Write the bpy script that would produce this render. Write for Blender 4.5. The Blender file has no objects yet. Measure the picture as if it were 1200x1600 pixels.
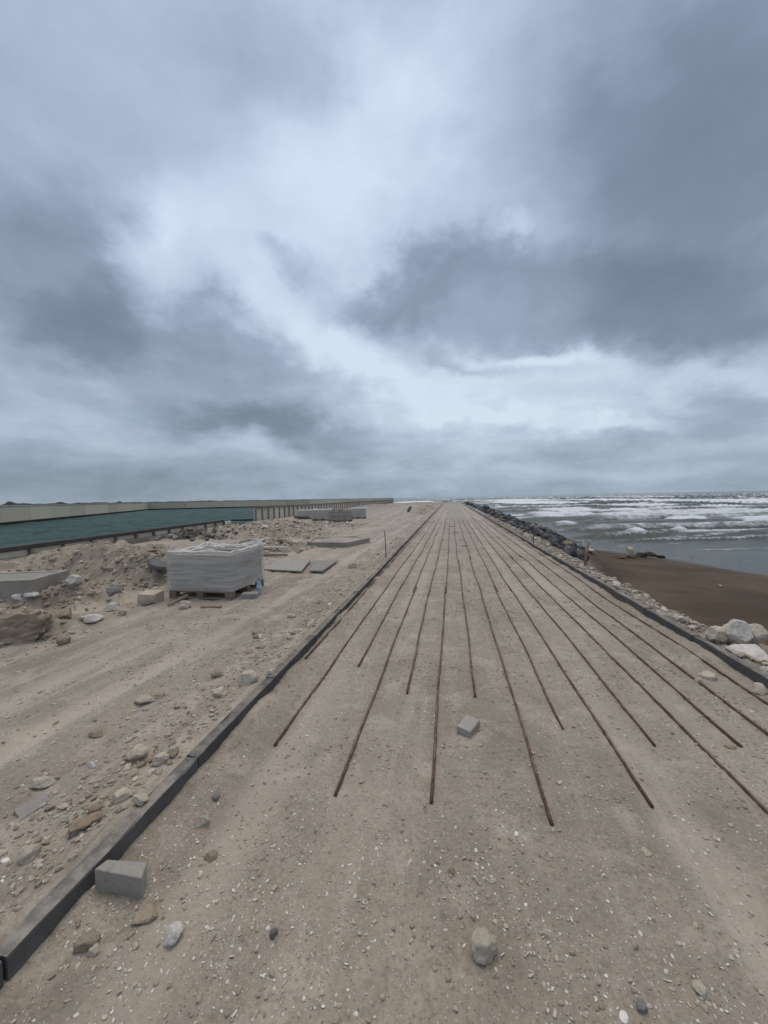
import bpy, bmesh, math, random
import numpy as np
from mathutils import Vector, Matrix, Euler

R_ = math.radians
random.seed(7)
rng = np.random.default_rng(11)
scn = bpy.context.scene
col = scn.collection

# ------------------------------------------------------------------ camera
H = 1.6                         # eye height above the promenade
FPX = 600.0                     # focal length in pixels of the 1200 px wide photograph
def nrm(v): return v / np.linalg.norm(v)
_d1 = np.array([-1, 10/600, -1.0]); _d2 = np.array([1, 34/600, -1.0])
_up = nrm(np.cross(_d2, _d1)); _up = _up if _up[1] > 0 else -_up
_vp = np.array([103/600, 24/600, -1.0]); _vp = nrm(_vp - _up*_vp.dot(_up))
_rt = np.cross(_vp, _up)
RC = np.array([_rt, _vp, _up])  # camera space to world space
cam_d = bpy.data.cameras.new('camera'); cam = bpy.data.objects.new('camera', cam_d); col.objects.link(cam)
cam_d.sensor_fit = 'HORIZONTAL'; cam_d.sensor_width = 36.0; cam_d.lens = 36.0*FPX/1200
cam_d.clip_start = 0.05; cam_d.clip_end = 20000
m4 = Matrix([list(RC[i]) + [0] for i in range(3)] + [[0, 0, 0, 1]])
m4.translation = (0, 0, H)
cam.matrix_world = m4
scn.camera = cam

def ray(px, py): return RC @ nrm(np.array([(px-600)/FPX, -(py-800)/FPX, -1.0]))
def gnd(px, py, z=0.0):
    d = ray(px, py); t = (z-H)/d[2]; return d[0]*t, d[1]*t
def azel(px, py):
    d = ray(px, py); return math.atan2(d[0], d[1]), math.asin(d[2])

# ------------------------------------------------------------------ world: overcast sky
SUN_EL, SUN_AZ = R_(74), R_(-12)          # azimuth measured from +Y towards +X
world = bpy.data.worlds.new('World'); scn.world = world; world.use_nodes = True
def build_sky():
    nt = world.node_tree; nt.nodes.clear(); N = nt.nodes.new; L = nt.links.new
    out = N('ShaderNodeOutputWorld'); bg = N('ShaderNodeBackground'); L(bg.outputs[0], out.inputs[0])
    sky = N('ShaderNodeTexSky'); sky.sky_type = 'NISHITA'; sky.sun_disc = False
    sky.sun_elevation = SUN_EL; sky.sun_rotation = SUN_AZ
    tc = N('ShaderNodeTexCoord')
    def math_(op, a, b=None, c=None, clamp=False):
        n = N('ShaderNodeMath'); n.operation = op; n.use_clamp = clamp
        for i, v in enumerate((a, b, c)):
            if v is None: continue
            if isinstance(v, (int, float)): n.inputs[i].default_value = v
            else: L(v, n.inputs[i])
        return n.outputs[0]
    def noise(vec, scale, detail=5, rough=0.55, lac=2.0, dist=0.0):
        n = N('ShaderNodeTexNoise'); n.inputs['Scale'].default_value = scale; n.inputs['Detail'].default_value = detail
        n.inputs['Roughness'].default_value = rough; n.inputs['Lacunarity'].default_value = lac; n.inputs['Distortion'].default_value = dist
        L(vec, n.inputs['Vector']); return n
    sep = N('ShaderNodeSeparateXYZ'); L(tc.outputs['Generated'], sep.inputs[0])
    zc = math_('MAXIMUM', sep.outputs[2], 0.0)
    az = math_('ARCTAN2', sep.outputs[0], sep.outputs[1])
    el = math_('ARCSINE', math_('MINIMUM', zc, 1.0))
    # cloud-layer coordinates: the layer seen in perspective
    inv = math_('DIVIDE', 1.0, math_('ADD', zc, 0.42))
    cl = N('ShaderNodeCombineXYZ'); L(math_('MULTIPLY', sep.outputs[0], inv), cl.inputs[0]); L(math_('MULTIPLY', sep.outputs[1], inv), cl.inputs[1])
    # warped angle coordinates for the big cloud masses
    cz = N('ShaderNodeVectorMath'); cz.operation = 'MULTIPLY'; L(tc.outputs['Generated'], cz.inputs[0]); cz.inputs[1].default_value = (1.0, 1.0, 1.35)
    w = noise(cz.outputs[0], 3.4, 7, 0.57)
    wv = N('ShaderNodeVectorMath'); wv.operation = 'SUBTRACT'; L(w.outputs['Color'], wv.inputs[0]); wv.inputs[1].default_value = (0.5, 0.5, 0.5)
    elf = math_('MULTIPLY', math_('MINIMUM', math_('ADD', el, 0.05), 0.30), 3.3)
    ws = N('ShaderNodeVectorMath'); ws.operation = 'MULTIPLY'; L(wv.outputs[0], ws.inputs[0]); ws.inputs[1].default_value = (0.40, 0.36, 0.0)
    ws2 = N('ShaderNodeVectorMath'); ws2.operation = 'SCALE'; L(ws.outputs[0], ws2.inputs[0]); L(elf, ws2.inputs['Scale'])
    # stereographic-like coordinates keep cloud shapes round up to the zenith
    ae = N('ShaderNodeVectorMath'); ae.operation = 'SCALE'; L(tc.outputs['Generated'], ae.inputs[0]); ae.inputs['Scale'].default_value = 1.0
    wa3 = N('ShaderNodeCombineXYZ'); sepw = N('ShaderNodeSeparateXYZ'); L(ws2.outputs[0], sepw.inputs[0])
    wa3s = N('ShaderNodeVectorMath'); wa3s.operation = 'ADD'
    L(sepw.outputs[0], wa3.inputs[0]); L(math_('MULTIPLY', sepw.outputs[0], 0.3), wa3.inputs[1]); L(sepw.outputs[1], wa3.inputs[2])
    wa = N('ShaderNodeVectorMath'); wa.operation = 'ADD'; L(ae.outputs[0], wa.inputs[0]); L(wa3.outputs[0], wa.inputs[1])
    # (px, py, half width, half height, tilt, strength, softness); strength < 0 is a dark cloud mass, > 0 a thin bright place
    masses = [
        (880, 480, 360, 80, -1, -0.23, .55), (1110, 480, 270, 110, 0, -0.14, .8), (1080, 330, 300, 210, 15, -0.25, .95),
        (1170, 130, 330, 260, 0, -0.30, .95), (840, 180, 190, 170, 0, -0.08, .9), (600, 468, 150, 42, 10, -0.20, .8),
        (50, 410, 230, 165, 12, -0.33, .6), (160, 505, 180, 70, 5, -0.18, .8), (110, 150, 290, 180, 0, -0.10, .9), (370, 50, 150, 110, -30, -0.11, .8),
        (370, 600, 190, 90, -18, -0.25, .48), (330, 662, 260, 36, 0, -0.16, .8), (520, 685, 150, 30, -8, -0.16, .8),
        (60, 590, 200, 60, 0, -0.12, .9), (140, 742, 360, 40, 0, -0.24, .9), (460, 425, 48, 28, 0, -0.18, .8),
        (1130, 655, 170, 36, 5, -0.16, .8), (920, 692, 120, 20, 0, -0.13, .8), (750, 578, 75, 22, -15, -0.18, .8), (480, 140, 70, 90, 40, -0.05, .8),
        (250, 400, 60, 120, -35, 0.18, .9), (430, 350, 170, 130, 0, 0.20, .9), (570, 240, 120, 170, 0, 0.20, .9), (640, 90, 130, 120, 0, 0.14, .9),
        (520, 545, 150, 55, -25, 0.27, .8), (768, 385, 36, 18, 20, 0.15, .9), (830, 572, 100, 20, -4, 0.26, .9), (1040, 600, 190, 30, 0, 0.10, .9),
        (700, 640, 240, 55, 0, 0.22, .9), (1010, 668, 90, 14, 0, 0.20, .8), (780, 665, 150, 14, 0, .12, .8), (880, 735, 300, 12, 0, .10, .9),
    ]
    acc = None
    for (px, py, hw, hh, tilt, st, soft) in masses:
        # a tangent frame at the mass: right, up and outward
        d0 = ray(px, py); dr = nrm(ray(px+30, py)-ray(px-30, py)); du = nrm(ray(px, py-30)-ray(px, py+30)); du = nrm(du-dr*du.dot(dr))
        t_ = R_(tilt); e1 = dr*math.cos(t_)+du*math.sin(t_); e2 = -dr*math.sin(t_)+du*math.cos(t_)
        k1 = np.linalg.norm(ray(px+10, py)-ray(px-10, py))/20*hw; k2 = np.linalg.norm(ray(px, py+10)-ray(px, py-10))/20*hh
        comp = []
        for e_, k_ in ((e1, k1), (e2, k2)):
            dt = N('ShaderNodeVectorMath'); dt.operation = 'DOT_PRODUCT'; L(wa.outputs[0], dt.inputs[0]); dt.inputs[1].default_value = tuple(e_/k_); comp.append(dt.outputs['Value'])
        mp = N('ShaderNodeCombineXYZ'); L(comp[0], mp.inputs[0]); L(comp[1], mp.inputs[1])
        ln = N('ShaderNodeVectorMath'); ln.operation = 'DISTANCE'; L(mp.outputs[0], ln.inputs[0]); ln.inputs[1].default_value = (float(d0.dot(e1))/k1, float(d0.dot(e2))/k2, 0)
        mr = N('ShaderNodeMapRange'); mr.interpolation_type = 'SMOOTHSTEP'; L(ln.outputs['Value'], mr.inputs['Value'])
        mr.inputs['From Min'].default_value = 1.0-soft*0.9; mr.inputs['From Max'].default_value = 1.0+soft*0.55
        mr.inputs['To Min'].default_value = st; mr.inputs['To Max'].default_value = 0.0
        acc = mr.outputs[0] if acc is None else math_('ADD', acc, mr.outputs[0])
    # the masses above belong to the sky ahead; they must not repeat mirrored behind
    fd = N('ShaderNodeVectorMath'); fd.operation = 'DOT_PRODUCT'; L(tc.outputs['Generated'], fd.inputs[0]); fd.inputs[1].default_value = tuple(ray(600, 700))
    fm = N('ShaderNodeMapRange'); L(fd.outputs['Value'], fm.inputs['Value']); fm.inputs['From Min'].default_value = -0.15; fm.inputs['From Max'].default_value = 0.25
    acc = math_('MULTIPLY', acc, fm.outputs[0])
    n1 = noise(cz.outputs[0], 2.2, 6, 0.5, 2.1, 0.2)
    lowv = N('ShaderNodeVectorMath'); lowv.operation = 'MULTIPLY'; L(tc.outputs['Generated'], lowv.inputs[0]); lowv.inputs[1].default_value = (1.0, 1.0, 3.4)
    n2 = noise(lowv.outputs[0], 5.0, 6, 0.58, 2.1, 0.2)
    lowk = N('ShaderNodeMapRange'); lowk.interpolation_type = 'SMOOTHSTEP'; L(el, lowk.inputs['Value']); lowk.inputs['From Min'].default_value = 0.12; lowk.inputs['From Max'].default_value = 0.50; lowk.inputs['To Min'].default_value = 1.0; lowk.inputs['To Max'].default_value = 0.12
    n3 = noise(cz.outputs[0], 9.0, 5, 0.6, 2.1, 0.3)
    b = math_('ADD', 0.71, acc)
    b = math_('ADD', b, math_('MULTIPLY', math_('SUBTRACT', n3.outputs['Fac'], 0.5), 0.16))
    b = math_('ADD', b, math_('MULTIPLY', math_('SUBTRACT', n1.outputs['Fac'], 0.5), 0.34))
    b = math_('ADD', b, math_('MULTIPLY', math_('MULTIPLY', math_('SUBTRACT', n2.outputs['Fac'], 0.5), 0.52), lowk.outputs[0]))
    # thicker layer seen edge-on near the horizon
    hz = N('ShaderNodeMapRange'); hz.interpolation_type = 'SMOOTHSTEP'; L(el, hz.inputs['Value'])
    hz.inputs['From Min'].default_value = 0.0; hz.inputs['From Max'].default_value = 0.16
    hz.inputs['To Min'].default_value = -0.19; hz.inputs['To Max'].default_value = 0.0
    b = math_('ADD', b, hz.outputs[0])
    ramp = N('ShaderNodeValToRGB'); L(b, ramp.inputs[0]); cr = ramp.color_ramp
    cr.elements[0].position = 0.0; cr.elements[0].color = (.140, .178, .240, 1)
    cr.elements[1].position = 0.98; cr.elements[1].color = (.66, .77, .90, 1)
    for p, c in ((.30, (.222, .272, .360, 1)), (.52, (.335, .41, .535, 1)), (.74, (.495, .585, .735, 1))):
        e = cr.elements.new(p); e.color = c
    # low clouds take the greener tone of the air between
    tint = N('ShaderNodeMapRange'); L(el, tint.inputs['Value']); tint.inputs['From Min'].default_value = 0.0; tint.inputs['From Max'].default_value = 0.6
    mx = N('ShaderNodeMix'); mx.data_type = 'RGBA'; mx.blend_type = 'MIX'; L(tint.outputs[0], mx.inputs['Factor'])
    mx.inputs['A'].default_value = (.99, 1.0, .94, 1); mx.inputs['B'].default_value = (1.02, 1.0, 1.03, 1)
    mul = N('ShaderNodeMix'); mul.data_type = 'RGBA'; mul.blend_type = 'MULTIPLY'; mul.inputs['Factor'].default_value = 1
    L(ramp.outputs[0], mul.inputs['A']); L(mx.outputs['Result'], mul.inputs['B'])
    nb = N('ShaderNodeVectorMath'); nb.operation = 'SCALE'; L(sky.outputs[0], nb.inputs[0]); nb.inputs['Scale'].default_value = 0.10
    fin = N('ShaderNodeMix'); fin.data_type = 'RGBA'; fin.inputs['Factor'].default_value = 0.95
    L(nb.outputs[0], fin.inputs['A']); L(mul.outputs['Result'], fin.inputs['B'])
    L(fin.outputs['Result'], bg.inputs['Color']); bg.inputs['Strength'].default_value = 1.0
build_sky()
world.cycles.sampling_method = 'MANUAL'; world.cycles.sample_map_resolution = 512

sun_d = bpy.data.lights.new('sun', 'SUN'); sun_d.energy = 1.5; sun_d.angle = R_(42); sun_d.color = (1, .87, .69)
sun = bpy.data.objects.new('sun', sun_d); col.objects.link(sun)
sd = Vector((math.sin(SUN_AZ)*math.cos(SUN_EL), math.cos(SUN_AZ)*math.cos(SUN_EL), math.sin(SUN_EL)))
sun.rotation_euler = sd.to_track_quat('Z', 'Y').to_euler(); sun.location = (0, 0, 30)

scn.view_settings.view_transform = 'Standard'; scn.view_settings.look = 'None'
scn.view_settings.exposure = 0.0; scn.view_settings.gamma = 1.0; scn.view_settings.use_curve_mapping = False
scn.render.engine = 'CYCLES'
scn.cycles.use_denoising = True
scn.cycles.max_bounces = 6; scn.cycles.transparent_max_bounces = 12
scn.cycles.caustics_reflective = False; scn.cycles.caustics_refractive = False

# ------------------------------------------------------------------ helpers
def tag(o, label=None, cat=None, group=None, kind=None):
    if label: o['label'] = label
    if cat: o['category'] = cat
    if group: o['group'] = group
    if kind: o['kind'] = kind
    return o
def empty(name, loc=(0, 0, 0), rz=0.0):
    o = bpy.data.objects.new(name, None); o.empty_display_size = 0.1
    o.location = loc; o.rotation_euler = (0, 0, rz); col.objects.link(o); return o
def link(name, me, parent=None, loc=(0, 0, 0), rot=(0, 0, 0), scale=(1, 1, 1)):
    o = bpy.data.objects.new(name, me); col.objects.link(o)
    o.location = loc; o.rotation_euler = rot; o.scale = scale
    if parent is not None: o.parent = parent
    return o
def mesh_np(name, V, F, mat=None, smooth=False, attrs=None):
    """V (n,3), F (m,k) arrays with one polygon size"""
    V = np.asarray(V, np.float32); F = np.asarray(F, np.int32); k = F.shape[1]
    me = bpy.data.meshes.new(name); me.vertices.add(len(V)); me.vertices.foreach_set('co', V.ravel())
    me.loops.add(F.size); me.loops.foreach_set('vertex_index', F.ravel())
    me.polygons.add(len(F)); me.polygons.foreach_set('loop_start', np.arange(0, F.size, k, dtype=np.int32))
    me.polygons.foreach_set('use_smooth', np.full(len(F), smooth, bool))
    me.update(calc_edges=True); me.validate()
    for n, a in (attrs or {}).items():
        at = me.attributes.new(n, 'FLOAT', 'POINT'); at.data.foreach_set('value', np.asarray(a, np.float32).ravel())
    if mat: me.materials.append(mat)
    return me
def bm_mesh(name, bm, mat=None, smooth=False):
    me = bpy.data.meshes.new(name); bm.normal_update(); bm.to_mesh(me); bm.free()
    if smooth: me.polygons.foreach_set('use_smooth', np.ones(len(me.polygons), bool))
    if mat: me.materials.append(mat)
    return me
def add_box(bm, c, s, rz=0.0, bev=0.0, rot=None):
    ret = bmesh.ops.create_cube(bm, size=1.0)
    vs = ret['verts']; M = Matrix.Translation(c) @ (rot.to_4x4() if rot else Matrix.Rotation(rz, 4, 'Z')) @ Matrix.Diagonal((s[0], s[1], s[2], 1))
    bmesh.ops.transform(bm, matrix=M, verts=vs)
    if bev > 0:
        es = list({e for v in vs for e in v.link_edges})
        bmesh.ops.bevel(bm, geom=es, offset=bev, segments=2, profile=0.6, affect='EDGES')
def box_mesh(name, s, mat, bev=0.006, base=True, jitter=0.0, seed=0):
    bm = bmesh.new(); add_box(bm, (0, 0, s[2]/2 if base else 0), s, bev=bev)
    if jitter:
        r = random.Random(seed)
        for v in bm.verts: v.co += Vector((r.uniform(-1, 1), r.uniform(-1, 1), r.uniform(-1, 1)))*jitter
    return bm_mesh(name, bm, mat)
def prism_mesh(name, pts, z0, z1, mat, bev=0.0):
    bm = bmesh.new(); f = bm.faces.new([bm.verts.new((x, y, z0)) for x, y in pts])
    if f.normal.z > 0 or True:
        f.normal_update()
        if f.normal.z < 0: f.normal_flip()
    r = bmesh.ops.extrude_face_region(bm, geom=[f])
    for v in r['geom']:
        if isinstance(v, bmesh.types.BMVert): v.co.z = z1
    bmesh.ops.recalc_face_normals(bm, faces=bm.faces)
    if bev: bmesh.ops.bevel(bm, geom=list(bm.edges), offset=bev, segments=2, profile=.6, affect='EDGES')
    return bm_mesh(name, bm, mat)
def tube_np(P, r, n=6, jit=0.0):
    """tube along a polyline; returns V, F(quads) with closed ends by collapse rings"""
    P = np.asarray(P, float); m = len(P)
    T = np.gradient(P, axis=0); T /= np.linalg.norm(T, axis=1)[:, None]
    U = np.cross(T, np.array([0, 0, 1.0])); bad = np.linalg.norm(U, axis=1) < 1e-3; U[bad] = np.array([1, 0, 0]); U /= np.linalg.norm(U, axis=1)[:, None]
    W = np.cross(U, T); rr = np.broadcast_to(np.asarray(r, float), (m,))
    a = np.linspace(0, 2*np.pi, n, endpoint=False)
    V = (P[:, None, :] + rr[:, None, None]*(np.cos(a)[None, :, None]*U[:, None, :] + np.sin(a)[None, :, None]*W[:, None, :]))
    V = np.concatenate([np.repeat(P[:1][:, None], n, 1)[0][None], V, np.repeat(P[-1:][:, None], n, 1)[0][None]], 0)
    mm = m+2; V = V.reshape(-1, 3); F = []
    for i in range(mm-1):
        for j in range(n):
            F.append((i*n+j, i*n+(j+1) % n, (i+1)*n+(j+1) % n, (i+1)*n+j))
    return V, np.array(F)

# ---- vectorised gradient noise
_perm = rng.permutation(512)
_g2 = np.stack([np.cos(np.linspace(0, 2*np.pi, 64, endpoint=False)), np.sin(np.linspace(0, 2*np.pi, 64, endpoint=False))], 1)
def pnoise(x, y):
    xi = np.floor(x).astype(int); yi = np.floor(y).astype(int); xf = x-xi; yf = y-yi
    u = xf*xf*xf*(xf*(xf*6-15)+10); v = yf*yf*yf*(yf*(yf*6-15)+10)
    def gr(ix, iy, dx, dy):
        h = _perm[(_perm[ix & 511] + iy) & 511] & 63; return _g2[h, 0]*dx + _g2[h, 1]*dy
    a = gr(xi, yi, xf, yf); b = gr(xi+1, yi, xf-1, yf); c = gr(xi, yi+1, xf, yf-1); d = gr(xi+1, yi+1, xf-1, yf-1)
    return 1.4*((a+(b-a)*u) + ((c+(d-c)*u)-(a+(b-a)*u))*v)
def fbm(x, y, oct=4, gain=.5, lac=2.03):
    s = 0; a = 1.0; f = 1.0
    for i in range(oct):
        s = s + a*pnoise(x*f+17.3*i, y*f-9.1*i); a *= gain; f *= lac
    return s
def sst(a, b, x):
    t = np.clip((x-a)/(b-a), 0, 1); return t*t*(3-2*t)
def grid_mesh(name, xs, ys, zfun, mat, keep=None, attrs=None):
    X, Y = np.meshgrid(xs, ys); Z = zfun(X, Y); V = np.stack([X, Y, Z], -1).reshape(-1, 3)
    nx, ny = len(xs), len(ys); I = np.arange(nx*ny).reshape(ny, nx)
    F = np.stack([I[:-1, :-1], I[:-1, 1:], I[1:, 1:], I[1:, :-1]], -1).reshape(-1, 4)
    if keep is not None:
        K = keep(X, Y).ravel(); F = F[K[F].any(1)]
    return mesh_np(name, V, F, mat, True, {k: f(X, Y) for k, f in (attrs or {}).items()})
def rows(y0, y1, smin, rate):
    out = [y0]; y = y0
    while y < y1:
        y += max(smin, rate*abs(y)); out.append(y)
    return np.array(out)

# ------------------------------------------------------------------ materials
def S(r, g, b): return tuple(((c/255)/12.92 if c/255 <= .04045 else ((c/255+.055)/1.055)**2.4) for c in (r, g, b)) + (1.0,)
class Mat:
    def __init__(s, name, rough=0.85, spec=0.35):
        s.m = bpy.data.materials.new(name); s.m.use_nodes = True; s.nt = s.m.node_tree
        s.b = s.nt.nodes['Principled BSDF']; s.b.inputs['Roughness'].default_value = rough; s.b.inputs['Specular IOR Level'].default_value = spec
        s.tc = s.nt.nodes.new('ShaderNodeTexCoord'); s.bump_h = []
    def N(s, t): return s.nt.nodes.new(t)
    def L(s, a, b): s.nt.links.new(a, b)
    def vec(s, scale=(1, 1, 1), rot=(0, 0, 0), space='Object'):
        mp = s.N('ShaderNodeMapping'); s.L(s.tc.outputs[space], mp.inputs['Vector']); mp.inputs['Scale'].default_value = scale; mp.inputs['Rotation'].default_value = rot
        return mp.outputs[0]
    def noise(s, scale, detail=4, rough=.55, vec=None, out='Fac', dist=0):
        n = s.N('ShaderNodeTexNoise'); n.inputs['Scale'].default_value = scale; n.inputs['Detail'].default_value = detail; n.inputs['Roughness'].default_value = rough
        n.inputs['Distortion'].default_value = dist
        s.L(vec if vec is not None else s.tc.outputs['Object'], n.inputs['Vector']); return n.outputs[out]
    def voro(s, scale, vec=None, out='Distance', feature='F1'):
        n = s.N('ShaderNodeTexVoronoi'); n.feature = feature; n.inputs['Scale'].default_value = scale
        s.L(vec if vec is not None else s.tc.outputs['Object'], n.inputs['Vector']); return n.outputs[out]
    def ramp(s, fac, stops):
        n = s.N('ShaderNodeValToRGB'); s.L(fac, n.inputs[0]); cr = n.color_ramp
        while len(cr.elements) < len(stops): cr.elements.new(.5)
        for e, (p, c) in zip(cr.elements, stops):
            e.position = p; e.color = c if len(c) == 4 else tuple(c)+(1,)
        return n.outputs[0]
    def rng(s, v, a, b, c=0., d=1., smooth=True):
        n = s.N('ShaderNodeMapRange'); n.interpolation_type = 'SMOOTHSTEP' if smooth else 'LINEAR'; s.L(v, n.inputs['Value'])
        for k, x in zip(('From Min', 'From Max', 'To Min', 'To Max'), (a, b, c, d)): n.inputs[k].default_value = x
        return n.outputs[0]
    def mix(s, f, a, b, mode='MIX'):
        n = s.N('ShaderNodeMix'); n.data_type = 'RGBA'; n.blend_type = mode
        for v, k in ((f, 'Factor'), (a, 'A'), (b, 'B')):
            sock = n.inputs[k] if k != 'Factor' else n.inputs[0]
            if isinstance(v, (int, float)): sock.default_value = v
            elif isinstance(v, tuple): sock.default_value = v
            else: s.L(v, sock)
        return n.outputs['Result']
    def math(s, op, a, b=0.0, clamp=False):
        n = s.N('ShaderNodeMath'); n.operation = op; n.use_clamp = clamp
        for i, v in enumerate((a, b)):
            if isinstance(v, (int, float)): n.inputs[i].default_value = v
            else: s.L(v, n.inputs[i])
        return n.outputs[0]
    def attr(s, name):
        n = s.N('ShaderNodeAttribute'); n.attribute_name = name; return n.outputs['Fac']
    def rand(s):
        return s.N('ShaderNodeObjectInfo').outputs['Random']
    def up(s):
        g = s.N('ShaderNodeNewGeometry'); sp = s.N('ShaderNodeSeparateXYZ'); s.L(g.outputs['Normal'], sp.inputs[0]); return sp.outputs[2]
    def color(s, c):
        if isinstance(c, tuple): s.b.inputs['Base Color'].default_value = c
        else: s.L(c, s.b.inputs['Base Color'])
        return s
    def bump(s, h, strength=.5, dist=.01):
        n = s.N('ShaderNodeBump'); n.inputs['Strength'].default_value = strength; n.inputs['Distance'].default_value = dist
        s.L(h, n.inputs['Height'])
        if s.bump_h: s.L(s.bump_h[-1], n.inputs['Normal'])
        s.bump_h.append(n.outputs[0]); s.L(n.outputs[0], s.b.inputs['Normal']); return s

def sand_material(name, cA, cB, cC, streak=0.0, grit=1.0):
    """cA base, cB darker damp patches, cC pale dusty patches"""
    M = Mat(name, .92, .25)
    big = M.noise(.55, 5, .6); mid = M.noise(3.1, 5, .62, dist=.4); fine = M.noise(55, 4, .7); v2 = M.noise(210, 2, .6)
    c = M.mix(M.rng(big, .40, .66), cA, cB)
    c = M.mix(M.rng(mid, .48, .68, 0, .70), c, cC)
    md2 = M.noise(1.4, 6, .68, dist=.6); c = M.mix(M.rng(md2, .50, .66, 0, .65), c, cB)
    clump = M.noise(16, 5, .7); c = M.mix(M.rng(clump, .53, .68, 0, .55), c, M.mix(.45, cB, (.09, .075, .055, 1)))
    if streak:
        st = M.noise(1.0, 6, .68, vec=M.vec((5.5, .40, 1), (0, 0, R_(5))), dist=.9)
        c = M.mix(M.rng(st, .48, .70, 0, streak), c, cC)
        st2 = M.noise(1.0, 5, .68, vec=M.vec((9, .8, 1), (0, 0, R_(-9))), dist=1.2)
        c = M.mix(M.rng(st2, .52, .72, 0, streak*.8), c, cB)
    c = M.mix(M.rng(fine, .42, .68, 0, .40), c, M.mix(.5, cB, (.05, .045, .04, 1)))
    # grains: pale shell grit and dark grit
    vd = M.voro(105, out='Distance'); vc = M.voro(105, out='Color')
    sepc = M.N('ShaderNodeSeparateColor'); M.L(vc, sepc.inputs[0])
    pale = M.math('MULTIPLY', M.rng(sepc.outputs[0], .86, .90), M.rng(vd, .22, .40, 1, 0))
    dark = M.math('MULTIPLY', M.rng(sepc.outputs[1], .86, .90), M.rng(vd, .25, .45, 1, 0))
    c = M.mix(M.math('MULTIPLY', pale, .75*grit), c, (.52, .49, .43, 1))
    c = M.mix(M.math('MULTIPLY', dark, .55*grit), c, (.06, .055, .05, 1))
    trk = M.attr('track'); c = M.mix(M.math('MULTIPLY', trk, .75), c, cC)
    M.color(c); M.b.inputs['Sheen Weight'].default_value = .22; M.b.inputs['Sheen Roughness'].default_value = .45; M.b.inputs['Sheen Tint'].default_value = (1, .93, .84, 1)
    M.bump(M.noise(9, 6, .72), .75, .026)
    M.bump(fine, .8, .007)
    M.bump(M.math('SUBTRACT', 1.0, vd), .35, .003)
    M.bump(v2, .4, .002)
    return M.m
M_PROM = sand_material('promenade sand', (.326, .278, .212, 1), (.240, .203, .152, 1), (.455, .395, .311, 1), .42, 1.0)
M_SITE = sand_material('site sand', (.326, .276, .209, 1), (.235, .197, .147, 1), (.468, .407, .319, 1), .75, .8)
M_SOIL = sand_material('heaped soil', (.225, .190, .152, 1), (.16, .132, .104, 1), (.31, .275, .23, 1), 0)

def stone_material(name, a, b, spread=.35, bumpd=.02, scale=6.0):
    M = Mat(name, .9, .25)
    c = M.mix(M.rng(M.noise(scale, 5, .65), .35, .68), a, b)
    c = M.mix(M.rng(M.noise(scale*5, 4, .7), .56, .78, 0, .45), c, (.09, .075, .06, 1))
    k = M.rng(M.rand(), 0, 1, 1-spread, 1+spread, False)
    g = M.N('ShaderNodeCombineColor'); [M.L(k, g.inputs[i]) for i in range(3)]
    M.color(M.mix(1.0, c, g.outputs[0], 'MULTIPLY'))
    M.bump(M.noise(scale*1.6, 5, .65), .7, bumpd); M.bump(M.noise(scale*9, 4, .7), .6, bumpd*.25)
    return M.m
M_LIME = stone_material('limestone', (.47, .415, .325, 1), (.36, .312, .24, 1), .15, .003)
M_PALE = stone_material('pale limestone', (.58, .54, .48, 1), (.43, .395, .34, 1), .12, .004, 5)
M_BROWN = stone_material('brown stone', (.305, .248, .180, 1), (.225, .180, .128, 1), .18, .003)
M_MUD = stone_material('mud brown stone', (.105, .080, .055, 1), (.070, .052, .036, 1), .2, .02)
M_DARKR = stone_material('wet dark rock', (.085, .085, .085, 1), (.05, .052, .052, 1), .45, .04, 2.5)
M_BASALT = stone_material('grey rock', (.22, .21, .195, 1), (.15, .142, .128, 1), .3, .008, 3.5)

def concrete_material(name, a, b, dust=.0, rough=.85):
    M = Mat(name, rough, .3)
    c = M.mix(M.rng(M.noise(3.2, 6, .65), .35, .68), a, b)
    c = M.mix(M.rng(M.noise(38, 3, .7), .48, .75, 0, .35), c, (.04, .042, .042, 1))
    if dust:
        d = M.math('MULTIPLY', M.rng(M.up(), .55, .95), M.rng(M.noise(5.5, 6, .75), .36, .64, .12, 1.0))
        c = M.mix(M.math('MULTIPLY', d, dust), c, (.33, .295, .24, 1))
    k = M.rng(M.rand(), 0, 1, .86, 1.14, False)
    g = M.N('ShaderNodeCombineColor'); [M.L(k, g.inputs[i]) for i in range(3)]
    M.color(M.mix(1.0, c, g.outputs[0], 'MULTIPLY'))
    M.bump(M.noise(60, 4, .7), .5, .004); M.bump(M.noise(9, 4, .6), .4, .008)
    return M.m
M_KERB = concrete_material('kerb concrete', (.105, .100, .093, 1), (.070, .068, .065, 1), .68)
M_CONC = concrete_material('grey concrete', (.32, .295, .255, 1), (.235, .215, .185, 1), .3)
M_PAVER = concrete_material('paver concrete', (.31, .288, .252, 1), (.24, .222, .195, 1), .2)
M_QUAY = concrete_material('quay concrete', (.36, .335, .285, 1), (.29, .27, .23, 1))
M_CAP = concrete_material('dark steel cap', (.075, .068, .062, 1), (.05, .046, .043, 1))
M_PANEL = concrete_material('pale wall panel', (.60, .55, .46, 1), (.50, .46, .39, 1))
M_RIB = concrete_material('grey rib', (.22, .20, .175, 1), (.17, .155, .135, 1))
M_FARWALL = concrete_material('far wall concrete', (.60, .53, .41, 1), (.54, .475, .37, 1))
M_BAND = concrete_material('dark wall foot', (.022, .022, .022, 1), (.015, .015, .015, 1))  # near-black band along the foot of the far wall

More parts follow.
